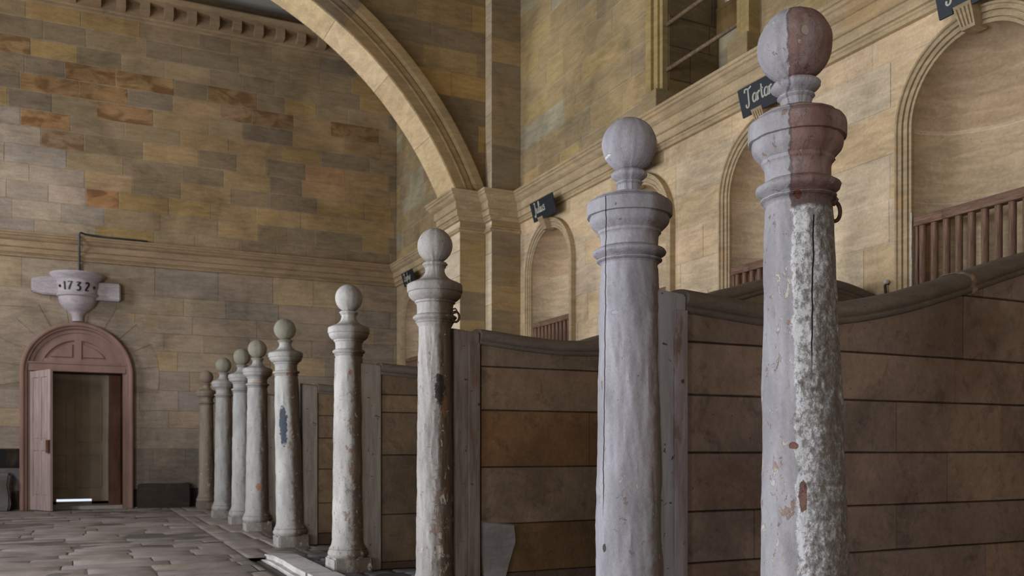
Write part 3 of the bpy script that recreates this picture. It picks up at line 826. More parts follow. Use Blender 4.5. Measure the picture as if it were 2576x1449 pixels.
for z, l in ((5.04, 'lower rusty iron safety bar across the loft hatch'), (5.52, 'upper rusty iron safety bar across the loft hatch')):
    bm = bmesh.new(); tube(bm, [(XW - .02, y0 - .06, z), (XW - .02, y1 + .02, z)], .021, 10)
    tag(mesh_obj('safety_bar', bm, M['rod'], smooth=True), l, 'bar', 'iron bars across the hatch')

# ------------------------------------------------------------------ back door
def door():
    st = struct(mesh_obj('door_1', (lambda b: (sweep_curve(b,
        [(DOOR_R, 0), (DOOR_R, DOOR_SP)] + [(DOOR_R * math.cos(PI * i / 32), DOOR_SP + DOOR_R * math.sin(PI * i / 32)) for i in range(1, 32)] + [(-DOOR_R, DOOR_SP), (-DOOR_R, 0)],
        [(-1, 0), (-1, 0)] + [(-math.cos(PI * i / 32), -math.sin(PI * i / 32)) for i in range(1, 32)] + [(1, 0), (1, 0)],
        [(0, -.05), (0, .075), (.02, .10), (.05, .10), (.07, .085), (.075, .06), (.105, .06), (.11, .045), (.115, .02), (.17, .02), (.17, -.12)], lambda a, c, p: (a, YB - p, c)), fix(b), b)[-1])(bmesh.new()), M['door_paint'], smooth=True, angle=22))
    # transom
    bm = bmesh.new(); box(bm, (-.75, YB - .05, 2.33), (.75, YB + .06, 2.47), .008); box(bm, (-.76, YB - .065, 2.455), (.76, YB + .04, 2.485), .006); mesh_obj('transom', bm, M['door_paint'], st)
    # tympanum with two sunk quarter-round panels
    bm = bmesh.new(); R = .71; zc = DOOR_SP
    pts = [(x, z) for x, z in [(R * math.cos(PI * i / 40), zc + R * math.sin(PI * i / 40)) for i in range(41)] if z >= 2.45]
    vs = [bm.verts.new((x, YB + .03, z)) for x, z in [(-.69, 2.45)] + list(reversed(pts)) + [(.69, 2.45)]]
    bm.faces.new(vs)
    ro = []
    mesh_obj('tympanum_board', bm, M['door_paint'], st)
    # raised frame: arched rail + muntin + bottom rail
    bm = bmesh.new(); a0 = math.asin((2.5 - zc) / .70)
    an = [a0 + (PI - 2 * a0) * i / 32 for i in range(33)]
    sweep_curve(bm, [(.70 * math.cos(a), zc + .70 * math.sin(a)) for a in an], [(-math.cos(a), -math.sin(a)) for a in an], [(0, -.02), (0, .0), (.13, .0), (.145, -.022)], lambda a, c, p: (a, YB - p, c))
    box(bm, (-.055, YB + .003, 2.5), (.055, YB + .025, zc + .60)); box(bm, (-.60, YB + .005, 2.48), (.60, YB + .025, 2.55))
    fix(bm); mesh_obj('tympanum_frame', bm, M['door_paint'], st)
    for s in (-1, 1):
        bm = bmesh.new(); r2 = .50; c = [(s * .09, 2.585)]
        c += [(s * r2 * math.cos(a), zc + r2 * math.sin(a)) for a in [math.asin(.285 / r2) + (PI / 2 - .17 - math.asin(.285 / r2)) * i / 12 for i in range(13)]]
        a_ = [bm.verts.new((x, YB + .008, z)) for x, z in c]
        cx = sum(q[0] for q in c) / len(c); cz = sum(q[1] for q in c) / len(c)
        b_ = [bm.verts.new((x + (x - cx) * .07, YB + .029, z + (z - cz) * .09)) for x, z in c]
        bm.faces.new(a_)
        for i in range(len(c)): j = (i + 1) % len(c); bm.faces.new((a_[i], a_[j], b_[j], b_[i]))
        fix(bm); mesh_obj('raised_panel', bm, M['door_paint'], st)
    # open leaf, hinged on the left jamb
    L = .72; H0, H1 = .02, 2.31
    leaf = bpy.data.objects.new('door_leaf', None)
    bm = bmesh.new()
    box(bm, (0, -.02, H0), (.10, .02, H1)); box(bm, (L - .10, -.02, H0), (L, .02, H1)); box(bm, (L / 2 - .04, -.02, H0), (L / 2 + .04, .02, H1))
    for a, b in ((H0, H0 + .22), (1.0, 1.16), (H1 - .11, H1)):
        box(bm, (.10, -.0195, a), (L / 2 - .04, .0195, b)); box(bm, (L / 2 + .04, -.0195, a), (L - .10, .0195, b))
    for a, b in ((.10, L / 2 - .04), (L / 2 + .04, L - .10)):
        for c, d in ((H0 + .22, 1.0), (1.16, H1 - .11)):
            box(bm, (a, -.006, c), (b, .006, d)); box(bm, (a + .03, -.014, c + .03), (b - .03, .014, d - .03), .006)
    lf = mesh_obj('door_leaf', bm, M['leaf_paint'], st)
    lf.location = (-.70, YB - .03, 0); lf.rotation_euler = (0, 0, math.atan2(-.64, .31))
    bm = bmesh.new(); box(bm, (L - .085, -.055, .96), (L + .0, -.02, 1.17), .005); lk = mesh_obj('lock', bm, M['rustwood']); lk.parent = lf
    return st
dr = door()
# passage behind the door
bm = bmesh.new(); box(bm, (.70, YB + .015, -.04), (.97, 17.85, 2.45)); box(bm, (-.97, YB + .015, -.04), (-.70, 17.85, 2.45)); box(bm, (-.97, YB + .07, 2.34), (.95, 17.80, 2.6))
struct(mesh_obj('wall_passage', bm, M['rustwood']))
bm = bmesh.new(); box(bm, (-.695, YB - .02, -.05), (.695, 17.9, .055)); box(bm, (-.97, YB - .015, -.05), (.97, 17.9, .012)); struct(mesh_obj('trim_6', bm, M['sill']))
bm = bmesh.new(); zA, zB = .142, 2.36
box(bm, (-.72, 17.72, zA), (.72, 17.76, zB))
W0, W1 = -.70, .48
for a, b in ((-.60, -.15), (-.03, .38)):
    for c, d in ((.35, .95), (1.15, 1.95)):
        for p, q in (((a, c), (b, c + .03)), ((a, d - .03), (b, d)), ((a, c + .03), (a + .03, d - .03)), ((b - .03, c + .03), (b, d - .03))):
            box(bm, (p[0], 17.70, p[1]), (q[0], 17.725, q[1]))
box(bm, (.22, 17.73, .05), (.7, 17.76, .15)); box(bm, (-.72, 17.73, .03), (-.34, 17.76, .15)); box(bm, (-.72, 17.73, .03), (.5, 17.76, .10))
d2 = struct(mesh_obj('door_2', bm, M['door_inner']))
bm = rough_box((.49, 17.50, .04), (.69, 17.60, 2.33), .01, 3, .014, 2); mesh_obj('door_post', bm, M['rustwood'], d2, smooth=True, angle=40)
bm = bmesh.new(); tube(bm, [(-.645, 17.71, 1.60), (-.645, 17.64, 1.60), (-.60, 17.62, 1.585), (-.60, 17.62, 1.50), (-.64, 17.66, 1.47)], .012, 8); mesh_obj('door_handle', bm, M['ironwork'], d2, smooth=True)

# ------------------------------------------------------------------ date corbel over the door
cb = thing('date_corbel', 'pale carved corbel bracket dated 1732 above the brown arched door', 'corbel', (0, YB, 3.19))
cp = [(.0, 3.19), (.09, 3.19), (.09, 3.26), (.105, 3.31), (.165, 3.36), (.235, 3.42), (.28, 3.49), (.30, 3.56), (.305, 3.585), (.335, 3.60), (.345, 3.625), (.335, 3.64), (.32, 3.65), (.345, 3.85), (.355, 3.87), (.365, 3.88), (.39, 3.91), (.425, 3.945), (.43, 3.96), (.43, 3.985), (.0, 3.99)]
bm = bmesh.new(); lathe(bm, [(r * 1.0, z) for r, z in cp], 36, PI, 2 * PI, (0, YB)); fix(bm); cup = mesh_obj('cup', bm, M['corbel'], cb, smooth=True, angle=35)
bm = rough_box((-.70, YB - .13, 3.60), (-.18, YB + .02, 3.90), .02, 2, .008, 3)
for v in bm.verts:
    if v.co.x < -.6: v.co.z = 3.75 + (v.co.z - 3.75) * .75
mesh_obj('side_block', bm, M['corbel'], cb, smooth=True, angle=40)
bm = rough_box((.18, YB - .13, 3.56), (.66, YB + .02, 3.86), .02, 2, .008, 5); mesh_obj('side_block', bm, M['corbel'], cb, smooth=True, angle=40)
bm = bmesh.new(); ssx = [('1', -.215, .0), ('7', -.135, .0), ('3', -.005, -.012), ('2', .135, -.005)]
for ch, u0, dz in ssx:
    ss, w = strokes(ch, .135, 0, 0)
    for s in ss:
        def fn(u, z, q, u0=u0, dz=dz):
            a = -PI / 2 + (u0 + u * 1.1) / .335 - .06; r = .322 + .125 * (dz + z + .03) + q * 2 + .001
            return (r * math.cos(a), YB + r * math.sin(a), 3.68 + dz + z)
        ribbon(bm, s, .0125, fn)
for u0 in (-.30, .29):
    a = -PI / 2 + u0 / .335 - .04; cc = Vector((.332 * math.cos(a), YB + .332 * math.sin(a), 3.745))
    bmesh.ops.create_icosphere(bm, subdivisions=2, radius=.026, matrix=Matrix.Translation(cc))
mesh_obj('date_numerals', bm, M['ink'], cup)
bm = bmesh.new(); p = YB
tube(bm, [(.02, p - .025, 3.98), (.02, p - .025, 4.17), (.02, p - .07, 4.24), (.02, p - .13, 4.34), (.02, p - .23, 4.50), (.02, p - .235, 4.62), (.04, p - .20, 4.665), (.12, p - .06, 4.67), (.4, p - .03, 4.66), (1.1, p - .02, 4.655)], .016, 8)
tag(mesh_obj('cable_conduit', bm, M['conduit'], smooth=True), 'thin grey conduit rising from the dated corbel and bending over the string course', 'conduit')

# ------------------------------------------------------------------ stall posts
def post_mat(i, base, vdir, p1=False, bs=.012, ballcol=None, chips=.5, crack=None, spots=(), brown=.3, zsoil=.5):
    t = NT('post_paint_%d' % i); v = t.coord(); s = t.sep(v)
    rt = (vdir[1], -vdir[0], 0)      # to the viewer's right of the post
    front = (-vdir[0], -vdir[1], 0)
    off = t.mapping(v, loc=(i * 3.1, i * 1.7, i * 2.3))
    n1 = t.noise(t.mapping(off, scale=(1, 1, .35)), 7, 6, .6, .4); n2 = t.noise(off, 60, 4, .7); n3 = t.noise(t.mapping(off, scale=(1, 1, .6)), 26, 6, .7, .6)
    c = t.mix(1, base, t.gray(t.math('MULTIPLY', t.rng(n1, .3, .7, .80, 1.14), t.rng(n2, .3, .7, .93, 1.06))), 'MULTIPLY')
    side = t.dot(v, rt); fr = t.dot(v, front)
    h = t.math('MULTIPLY', n2, .35)
    # brown on the viewer's right: real soiling plus painted shade
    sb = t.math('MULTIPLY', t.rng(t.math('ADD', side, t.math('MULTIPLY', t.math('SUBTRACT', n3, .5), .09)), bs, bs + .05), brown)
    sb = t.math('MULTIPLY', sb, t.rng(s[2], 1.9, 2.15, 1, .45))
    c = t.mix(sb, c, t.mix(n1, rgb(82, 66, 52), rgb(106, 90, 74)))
    if ballcol: c = t.mix(t.rng(s[2], 2.135, 2.15), c, t.mix(t.rng(n1, .3, .7), ballcol, tuple(q * .8 for q in ballcol[:3]) + (1,)))
    # chips of lost paint, denser lower down
    ch = t.math('ADD', n3, t.rng(s[2], 0, 1.8, .035, -.03, False))
    ch = t.math('ADD', ch, t.math('MULTIPLY', t.rng(t.math('ABSOLUTE', t.math('SUBTRACT', side, .02)), 0, .07, .085, 0), t.math('MULTIPLY', t.rng(s[2], 1.2, 1.7, 1, .2), chips if not p1 else 0.3)))
    ch2 = t.math('ADD', ch, t.math('MULTIPLY', t.noise(off, 2.5, 3), .18))
    lost = t.rng(ch2, .735 - .05 * chips, .755 - .05 * chips)
    c = t.mix(t.math('MULTIPLY', lost, .85), c, t.mix(t.rng(t.noise(off, 13, 2), .45, .55), rgb(140, 112, 96), rgb(188, 178, 166)))
    h = t.math('SUBTRACT', h, t.math('MULTIPLY', lost, .5))
    pit = t.math('MULTIPLY', t.rng(t.voro(t.mapping(off, scale=(1, 1, .5)), 14), .05, .075, 1, 0), t.rng(t.noise(off, 5, 2), .55, .6))
    c = t.mix(t.math('MULTIPLY', pit, .7), c, rgb(58, 50, 46)); h = t.math('SUBTRACT', h, t.math('MULTIPLY', pit, .8))
    if p1:
        wob = t.math('MULTIPLY', t.math('SUBTRACT', t.noise(off, 11, 5, .7), .5), .055)
        half = t.rng(t.math('ADD', side, wob), -.022, -.016)
        half = t.math('MULTIPLY', half, t.math('MAXIMUM', t.rng(s[2], 2.062, 2.07, 1, 0), t.rng(s[2], 2.150, 2.156)))
        edge = t.math('MULTIPLY', t.rng(t.math('ABSOLUTE', t.math('ADD', t.math('ADD', side, wob), .017)), .001, .006, .7, 0), t.rng(s[2], 1.75, 1.8))       # right half stripped of grey paint
        red = t.mix(t.rng(n1, .35, .65), rgb(104, 76, 70), rgb(132, 104, 98))
        red = t.mix(t.rng(n3, .66, .70), red, rgb(172, 166, 140))
        red = t.mix(t.rng(n3, .32, .44, .8, 0), red, rgb(78, 62, 56))
        red = t.mix(t.rng(t.noise(t.mapping(off, loc=(5, 5, 5)), 11, 7, .7, .5), .48, .66, 0, .6), red, rgb(138, 128, 126))
        big = t.noise(t.mapping(off, scale=(1, 1, .4)), 6, 7, .72, .3)
        fine = t.noise(t.mapping(off, scale=(1, 1, .7)), 60, 10, .82, .1)
        e = t.math('ADD', t.math('MULTIPLY', fine, .66), t.math('MULTIPLY', big, .38))
        bias = t.rng(side, -.015, .11, .10, -.015, False)
        e = t.math('ADD', e, bias)
        wh = t.ramp(e, [(0.0, rgb(84, 66, 56)), (.41, rgb(104, 86, 76)), (.45, rgb(132, 118, 106)), (.52, rgb(154, 144, 136)), (.55, rgb(190, 186, 184)), (.8, rgb(216, 215, 220))])
        wob2 = t.math('MULTIPLY', t.math('SUBTRACT', t.noise(off, 12, 4), .5), .05)
        up = t.rng(t.math('ADD', s[2], wob2), 1.735, 1.75)
        dk = t.rng(s[2], 1.745, 1.83, .75, 0); rr = t.mix(dk, red, rgb(88, 74, 72))
        c = t.mix(half, c, t.mix(up, wh, rr)); c = t.mix(edge, c, rgb(86, 76, 74))
        h = t.math('ADD', h, t.math('MULTIPLY', half, t.math('MULTIPLY', t.math('SUBTRACT', 1.0, up), t.rng(e, .4, .6, -.9, .9))))
    for (cs, cz, hw, hh, cc, amt) in spots:
        du = t.math('DIVIDE', t.math('ADD', t.math('SUBTRACT', side, cs), t.math('MULTIPLY', t.math('SUBTRACT', n3, .5), hw * .9)), hw)
        dv = t.math('DIVIDE', t.math('SUBTRACT', s[2], cz), hh)
        q = t.math('ADD', t.math('ADD', t.math('MULTIPLY', du, du), t.math('MULTIPLY', dv, dv)), t.math('MULTIPLY', t.math('SUBTRACT', t.noise(off, 30, 5, .65), .5), 3.2))
        m = t.math('MULTIPLY', t.rng(q, .75, 1.1, amt, 0), t.math('GREATER_THAN', fr, 0.0))
        c = t.mix(m, c, cc); h = t.math('SUBTRACT', h, t.math('MULTIPLY', m, .6))
    if crack:
        for (cs, za, zb, w, drift) in crack:
            wv = t.math('MULTIPLY', t.math('SUBTRACT', t.noise(t.mapping(v, scale=(0, 0, 1)), 9, 5, .6), .5), .016)
            dd = t.math('ABSOLUTE', t.math('ADD', t.math('SUBTRACT', side, cs), t.math('ADD', wv, t.math('MULTIPLY', t.math('SUBTRACT', zb, s[2]), drift))))
            m = t.rng(dd, w * .5, w, 1, 0)
            m = t.math('MULTIPLY', m, t.math('MULTIPLY', t.rng(s[2], za, za + .15), t.rng(s[2], zb - .01, zb, 1, 0)))
            m = t.math('MULTIPLY', m, t.math('GREATER_THAN', fr, 0.0))
            c = t.mix(m, c, rgb(34, 28, 26)); h = t.math('SUBTRACT', h, t.math('MULTIPLY', m, 2.0))
    soil = t.math('MULTIPLY', t.rng(s[2], 0, zsoil, .55, 0), t.rng(n1, .4, .6))
    c = t.mix(soil, c, rgb(96, 84, 76))
    scr = t.rng(t.noise(t.mapping(off, rot=(.5, .3, .2), scale=(1, 1, 6)), 16, 3, .6, 2.0), .70, .735, 0, .55)
    c = t.mix(scr, c, rgb(196, 190, 182)); h = t.math('SUBTRACT', h, t.math('MULTIPLY', scr, .4))
    h = t.math('ADD', h, t.math('MULTIPLY', t.noise(off, 22, 5, .65), .5))
    t.bump(h, .75, .009)
    return t.done(c, .7)

def arcs(pts, k=5):   # smooth a profile between listed points (Catmull-Rom)
    return [(max(q[0], .0), q[1]) for q in [tuple(p) for p in cr(pts, k)]]
def half_round(r, z0, z1, bulge, n=8):  # torus moulding from z1 (top) down to z0
    return [(r + bulge * math.sin(PI * i / n), z1 + (z0 - z1) * i / n) for i in range(n + 1)]

def make_post(i, x, y, label, base, style='B', ball=.113, ballz=2.27, rim=.174, rs=.113, rb=.14, lean=(0, 0), hi=False, seed=0, dz=0., plinth=.16, matkw={}, shaft_bulge=.0):
    vd = Vector((x, y)).normalized()
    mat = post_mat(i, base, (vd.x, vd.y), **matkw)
    t = thing('stall_post', label, 'post', (x, y, 0), 'turned stall posts with ball finials')
    seg = 96 if hi else 48
    rngp = random.Random(seed)
    wb = lambda a, z, r: .0035 * mnoise.noise(Vector((math.cos(a) * 3.2, math.sin(a) * 3.2, z * 5 + seed * 3))) + .0022 * mnoise.noise(Vector((math.cos(a) * 9, math.sin(a) * 9, z * 16 + seed)))
    def L(name, prof, s=seg, w=wb, ang=28):
        bm = bmesh.new(); rings = lathe(bm, [(r, z + dz) for r, z in prof], s, center=(0, 0), wob=w)
        cap(bm, rings[0]); cap(bm, rings[-1], True); fix(bm)
        bmesh.ops.translate(bm, verts=bm.verts, vec=(x, y, 0))
        return mesh_obj(name, bm, mat, t, smooth=True, angle=ang)
    # ball
    n = 28; bp = [(ball * math.sin(PI * k / n), ballz + ball * math.cos(PI * k / n)) for k in range(n)] ; bp = [(max(r, .0005), z) for r, z in bp]
    zb_ = ballz - ball
    L('ball', [q for q in bp if q[1] > zb_ + .004] + [(.02, zb_ + .003)], seg)
    if style == 'A':
        L('neck', [(.03, zb_ + .012)] + half_round(.046, zb_ - .037, zb_ + .010, .029) + half_round(.046, zb_ - .055, zb_ - .038, .010, 5) +
          arcs([(.047, zb_ - .058), (.044, zb_ - .07), (.047, zb_ - .09), (.060, 2.068)], 5) + [(.060, 2.05)])
        cpz = [(.04, 2.07), (.066, 2.069), (rim * .60, 2.058), (rim * .62, 2.052), (rim * .80, 2.046), (rim * .82, 2.040), (rim * .95, 2.028), (rim * .99, 2.02), (rim, 2.01), (rim, 1.975), (rim * .985, 1.968)]
        cpz += arcs([(rim * .92, 1.966), (rim * .93, 1.955), (rim * .90, 1.935), (rim * .80, 1.917), (rim * .735, 1.908)], 4)
        cpz += [(rim * .735, 1.897)] + arcs([(rim * .70, 1.892), (rim * .675, 1.882), (rim * .672, 1.86)], 4) + [(rim * .672, 1.842)]
        L('capital', cpz)
        rr = rim * .672
        sh = [(rr * .98, 1.846)] + half_round(rr, 1.796, 1.842, rim * .195) + half_round(rr, 1.778, 1.795, rim * .10, 5) + arcs([(rr + .006, 1.777), (rr - .003, 1.768), (rs, 1.752)], 3)
    else:
        L('neck', [(.03, zb_ + .010)] + half_round(.066, zb_ - .020, zb_ + .004, .012, 6) + half_round(.064, zb_ - .03, zb_ - .021, .005, 4) +
          arcs([(.062, zb_ - .03), (.060, zb_ - .05), (.072, zb_ - .08), (.100, zb_ - .104), (.112, zb_ - .11)], 5) + [(.112, zb_ - .12)])
        z0 = zb_ - .112
        cpz = [(.09, z0 + .004), (.114, z0 + .002), (rim * .86, z0 - .012), (rim * .97, z0 - .022), (rim, z0 - .032), (rim, z0 - .066), (rim * .985, z0 - .071)]
        cpz += arcs([(rim * .945, z0 - .074), (rim * .945, z0 - .09), (rim * .88, z0 - .108), (rim * .78, z0 - .122), (rim * .72, z0 - .126)], 4)
        cpz += [(rim * .72, z0 - .138)] + arcs([(rim * .67, z0 - .142), (rim * .645, z0 - .155), (rim * .64, z0 - .18)], 4) + [(rim * .64, 1.842)]
        L('capital', cpz)
        rr = rim * .64
        sh = [(rr * .98, 1.846)] + half_round(rr, 1.802, 1.842, rim * .15) + half_round(rr, 1.786, 1.801, rim * .06, 5) + arcs([(rr + .004, 1.785), (rr, 1.778), (rs, 1.762)], 3)
    zz = 1.74
    while zz > .30:
        k = (1.75 - zz) / 1.45
        sh.append((rs + (rb - rs) * (k ** .9) + shaft_bulge * math.sin(PI * k), zz)); zz -= .03
    L('shaft', sh + [(rb, .27)], w=(lambda a, z, r: wb(a, z, r) * (1.8 if z < 1.74 else 1)))
    L('base', arcs([(rb - .002, .275), (rb + .004, .23), (rb + .016, .20), (rb + .028, .185)], 4) + half_round(rb + .022, .11, .18, .016, 8) + [(rb, .108)])
    bm = rough_box((x - plinth, y - plinth, -.04), (x + plinth, y + plinth, .115), .012, 3, .006, seed + 3)
    mesh_obj('plinth', bm, mat, t, smooth=True, angle=40)
    t.rotation_euler = (lean[0], lean[1], 0)
    return t

PG = rgb(172, 166, 170); PL = rgb(178, 174, 174); PO = rgb(170, 166, 152)
posts = [
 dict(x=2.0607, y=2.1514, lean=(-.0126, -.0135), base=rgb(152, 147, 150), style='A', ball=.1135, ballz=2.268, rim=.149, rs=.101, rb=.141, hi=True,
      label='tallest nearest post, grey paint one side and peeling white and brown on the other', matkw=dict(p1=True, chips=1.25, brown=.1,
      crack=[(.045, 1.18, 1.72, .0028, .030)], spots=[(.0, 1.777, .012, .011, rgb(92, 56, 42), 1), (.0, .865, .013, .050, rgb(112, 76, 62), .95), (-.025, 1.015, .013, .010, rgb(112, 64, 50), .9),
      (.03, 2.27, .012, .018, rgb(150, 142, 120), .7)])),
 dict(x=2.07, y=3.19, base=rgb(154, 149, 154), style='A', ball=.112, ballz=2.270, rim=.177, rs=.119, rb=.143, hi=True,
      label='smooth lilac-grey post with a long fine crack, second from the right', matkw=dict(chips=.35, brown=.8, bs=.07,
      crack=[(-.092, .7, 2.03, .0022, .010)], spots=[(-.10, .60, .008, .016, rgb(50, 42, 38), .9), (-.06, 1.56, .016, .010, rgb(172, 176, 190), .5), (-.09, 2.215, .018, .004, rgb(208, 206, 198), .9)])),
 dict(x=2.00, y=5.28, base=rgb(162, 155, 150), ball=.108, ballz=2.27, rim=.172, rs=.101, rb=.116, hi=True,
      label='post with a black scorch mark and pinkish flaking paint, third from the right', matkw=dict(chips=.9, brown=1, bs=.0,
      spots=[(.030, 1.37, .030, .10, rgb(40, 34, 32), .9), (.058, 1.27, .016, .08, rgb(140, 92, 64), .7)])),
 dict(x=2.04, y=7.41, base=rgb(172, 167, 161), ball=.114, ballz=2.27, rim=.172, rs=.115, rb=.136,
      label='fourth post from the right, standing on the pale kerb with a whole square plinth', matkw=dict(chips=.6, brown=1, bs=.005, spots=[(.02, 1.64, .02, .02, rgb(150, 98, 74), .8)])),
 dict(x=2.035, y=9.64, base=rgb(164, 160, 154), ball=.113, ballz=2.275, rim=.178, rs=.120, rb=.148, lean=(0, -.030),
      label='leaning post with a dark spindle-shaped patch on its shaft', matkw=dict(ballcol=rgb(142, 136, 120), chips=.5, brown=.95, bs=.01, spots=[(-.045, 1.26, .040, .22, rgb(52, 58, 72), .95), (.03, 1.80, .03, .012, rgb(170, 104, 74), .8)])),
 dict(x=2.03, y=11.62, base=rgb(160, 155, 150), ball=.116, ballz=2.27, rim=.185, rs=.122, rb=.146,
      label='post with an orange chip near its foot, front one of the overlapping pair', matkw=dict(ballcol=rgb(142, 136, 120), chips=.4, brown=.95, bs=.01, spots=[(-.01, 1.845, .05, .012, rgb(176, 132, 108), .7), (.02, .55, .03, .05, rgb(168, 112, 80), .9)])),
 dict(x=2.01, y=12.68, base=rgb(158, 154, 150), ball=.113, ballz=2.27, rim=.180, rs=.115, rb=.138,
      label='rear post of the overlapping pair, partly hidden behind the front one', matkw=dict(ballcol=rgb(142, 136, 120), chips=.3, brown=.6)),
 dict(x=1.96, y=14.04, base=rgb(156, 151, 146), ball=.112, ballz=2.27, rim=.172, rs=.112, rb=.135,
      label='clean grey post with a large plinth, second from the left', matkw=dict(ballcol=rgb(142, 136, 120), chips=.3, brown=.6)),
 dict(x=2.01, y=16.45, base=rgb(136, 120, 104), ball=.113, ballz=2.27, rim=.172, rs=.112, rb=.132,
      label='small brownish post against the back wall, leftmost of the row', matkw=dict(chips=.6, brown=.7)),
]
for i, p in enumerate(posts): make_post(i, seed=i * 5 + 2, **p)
# iron rings and hooks on the posts
def ring_on(cx, cy, z, R, r, nrm, label, hang=True):
    t = thing('tether_ring', label, 'ring', (cx, cy, z)); nv = Vector((nrm[0], nrm[1], 0)).normalized()
    bm = bmesh.new(); tube(bm, [Vector((cx, cy, z + .012)) - nv * .03, Vector((cx, cy, z + .014)) + nv * .012, Vector((cx, cy, z + .002)) + nv * .02, Vector((cx, cy, z - .012)) + nv * .012, Vector((cx, cy, z - .014)) - nv * .03], .0055, 8)
    mesh_obj('staple', bm, M['ironwork'], t, smooth=True)
    bm = bmesh.new(); c = Vector((cx, cy, z - R - .004)) + nv * .012; tt = (nv * .8 + Vector((-nv.y, nv.x, 0)) * .6).normalized()
    tube(bm, [c + tt * math.cos(a) * R * .72 + Vector((0, 0, 1)) * math.sin(a) * R * 1.0 for a in [2 * PI * k / 28 for k in range(28)]], r, 8, True)
    mesh_obj('ring', bm, M['ironwork'], t, smooth=True)
vr = Vector((2.18, -2.03)).normalized()
ring_on(2.03 + vr.x * .105, 2.18 + vr.y * .105, 1.775, .030, .0062, (vr.x, vr.y), 'rusty iron ring hanging from the tallest nearest post')
ring_on(2.0 + vr.x * .125, 5.28 + vr.y * .125, 1.86, .032, .0075, (vr.x, vr.y), 'dark iron ring on the collar of the scorched post')
bm = bmesh.new(); c = Vector((2.03 + vr.x * .085, 2.18 + vr.y * .085, 1.905)); v3 = Vector((vr.x, vr.y, 0))
tube(bm, [c, c + v3 * .022, c + v3 * .03 + Vector((0, 0, .004)), c + v3 * .032 + Vector((0, 0, -.006))], .004, 6)
tag(mesh_obj('small_hook', bm, M['ironwork'], smooth=True), 'tiny dark hook stuck in the neck of the tallest nearest post', 'hook')
wy, wz = 5.06, 2.27
t = thing('wall_hook', 'dark iron hook with white residue on the wall above the near partition', 'hook', (XW, wy, wz))
bm = bmesh.new(); tube(bm, [(XW + .02, wy, wz + .02), (XW - .03, wy, wz + .02), (XW - .04, wy, wz), (XW - .035, wy, wz - .05), (XW - .02, wy, wz - .085), (XW - .035, wy, wz - .12)], .011, 8); mesh_obj('hook', bm, M['ironwork'], t, smooth=True)
bm = bmesh.new(); bmesh.ops.create_icosphere(bm, subdivisions=2, radius=.024, matrix=Matrix.Translation((XW - .03, wy, wz + .03)) @ Matrix.Diagonal((1, .9, .8, 1))); mesh_obj('residue', bm, M['web'], t, smooth=True)

# ------------------------------------------------------------------ stall partitions
CURVE = [(2.1, 1.70), (2.5, 1.668), (2.85, 1.655), (3.24, 1.70), (3.6, 1.775), (4.03, 1.90), (4.3, 1.985), (4.57, 2.06), (4.9, 2.13), (5.2, 2.16), (5.36, 2.155), (5.7, 2.09)]
CURVE3 = [(2.1, 1.785), (2.3, 1.765), (2.6, 1.74), (2.95, 1.727), (3.25, 1.76), (3.6, 1.88), (4.02, 2.10), (4.3, 2.19), (4.6, 2.27), (5.0, 2.325), (5.36, 2.31), (5.7, 2.23)]
def cz(C, x):
    pts = cz.cache.setdefault(id(C), [tuple(p) for p in cr(C, 10)])
    for a, b in zip(pts, pts[1:]):
        if a[0] <= x <= b[0]: return a[1] + (b[1] - a[1]) * (x - a[0]) / max(1e-6, b[0] - a[0])
    return pts[-1][1] if x > pts[-1][0] else pts[0][1]
cz.cache = {}
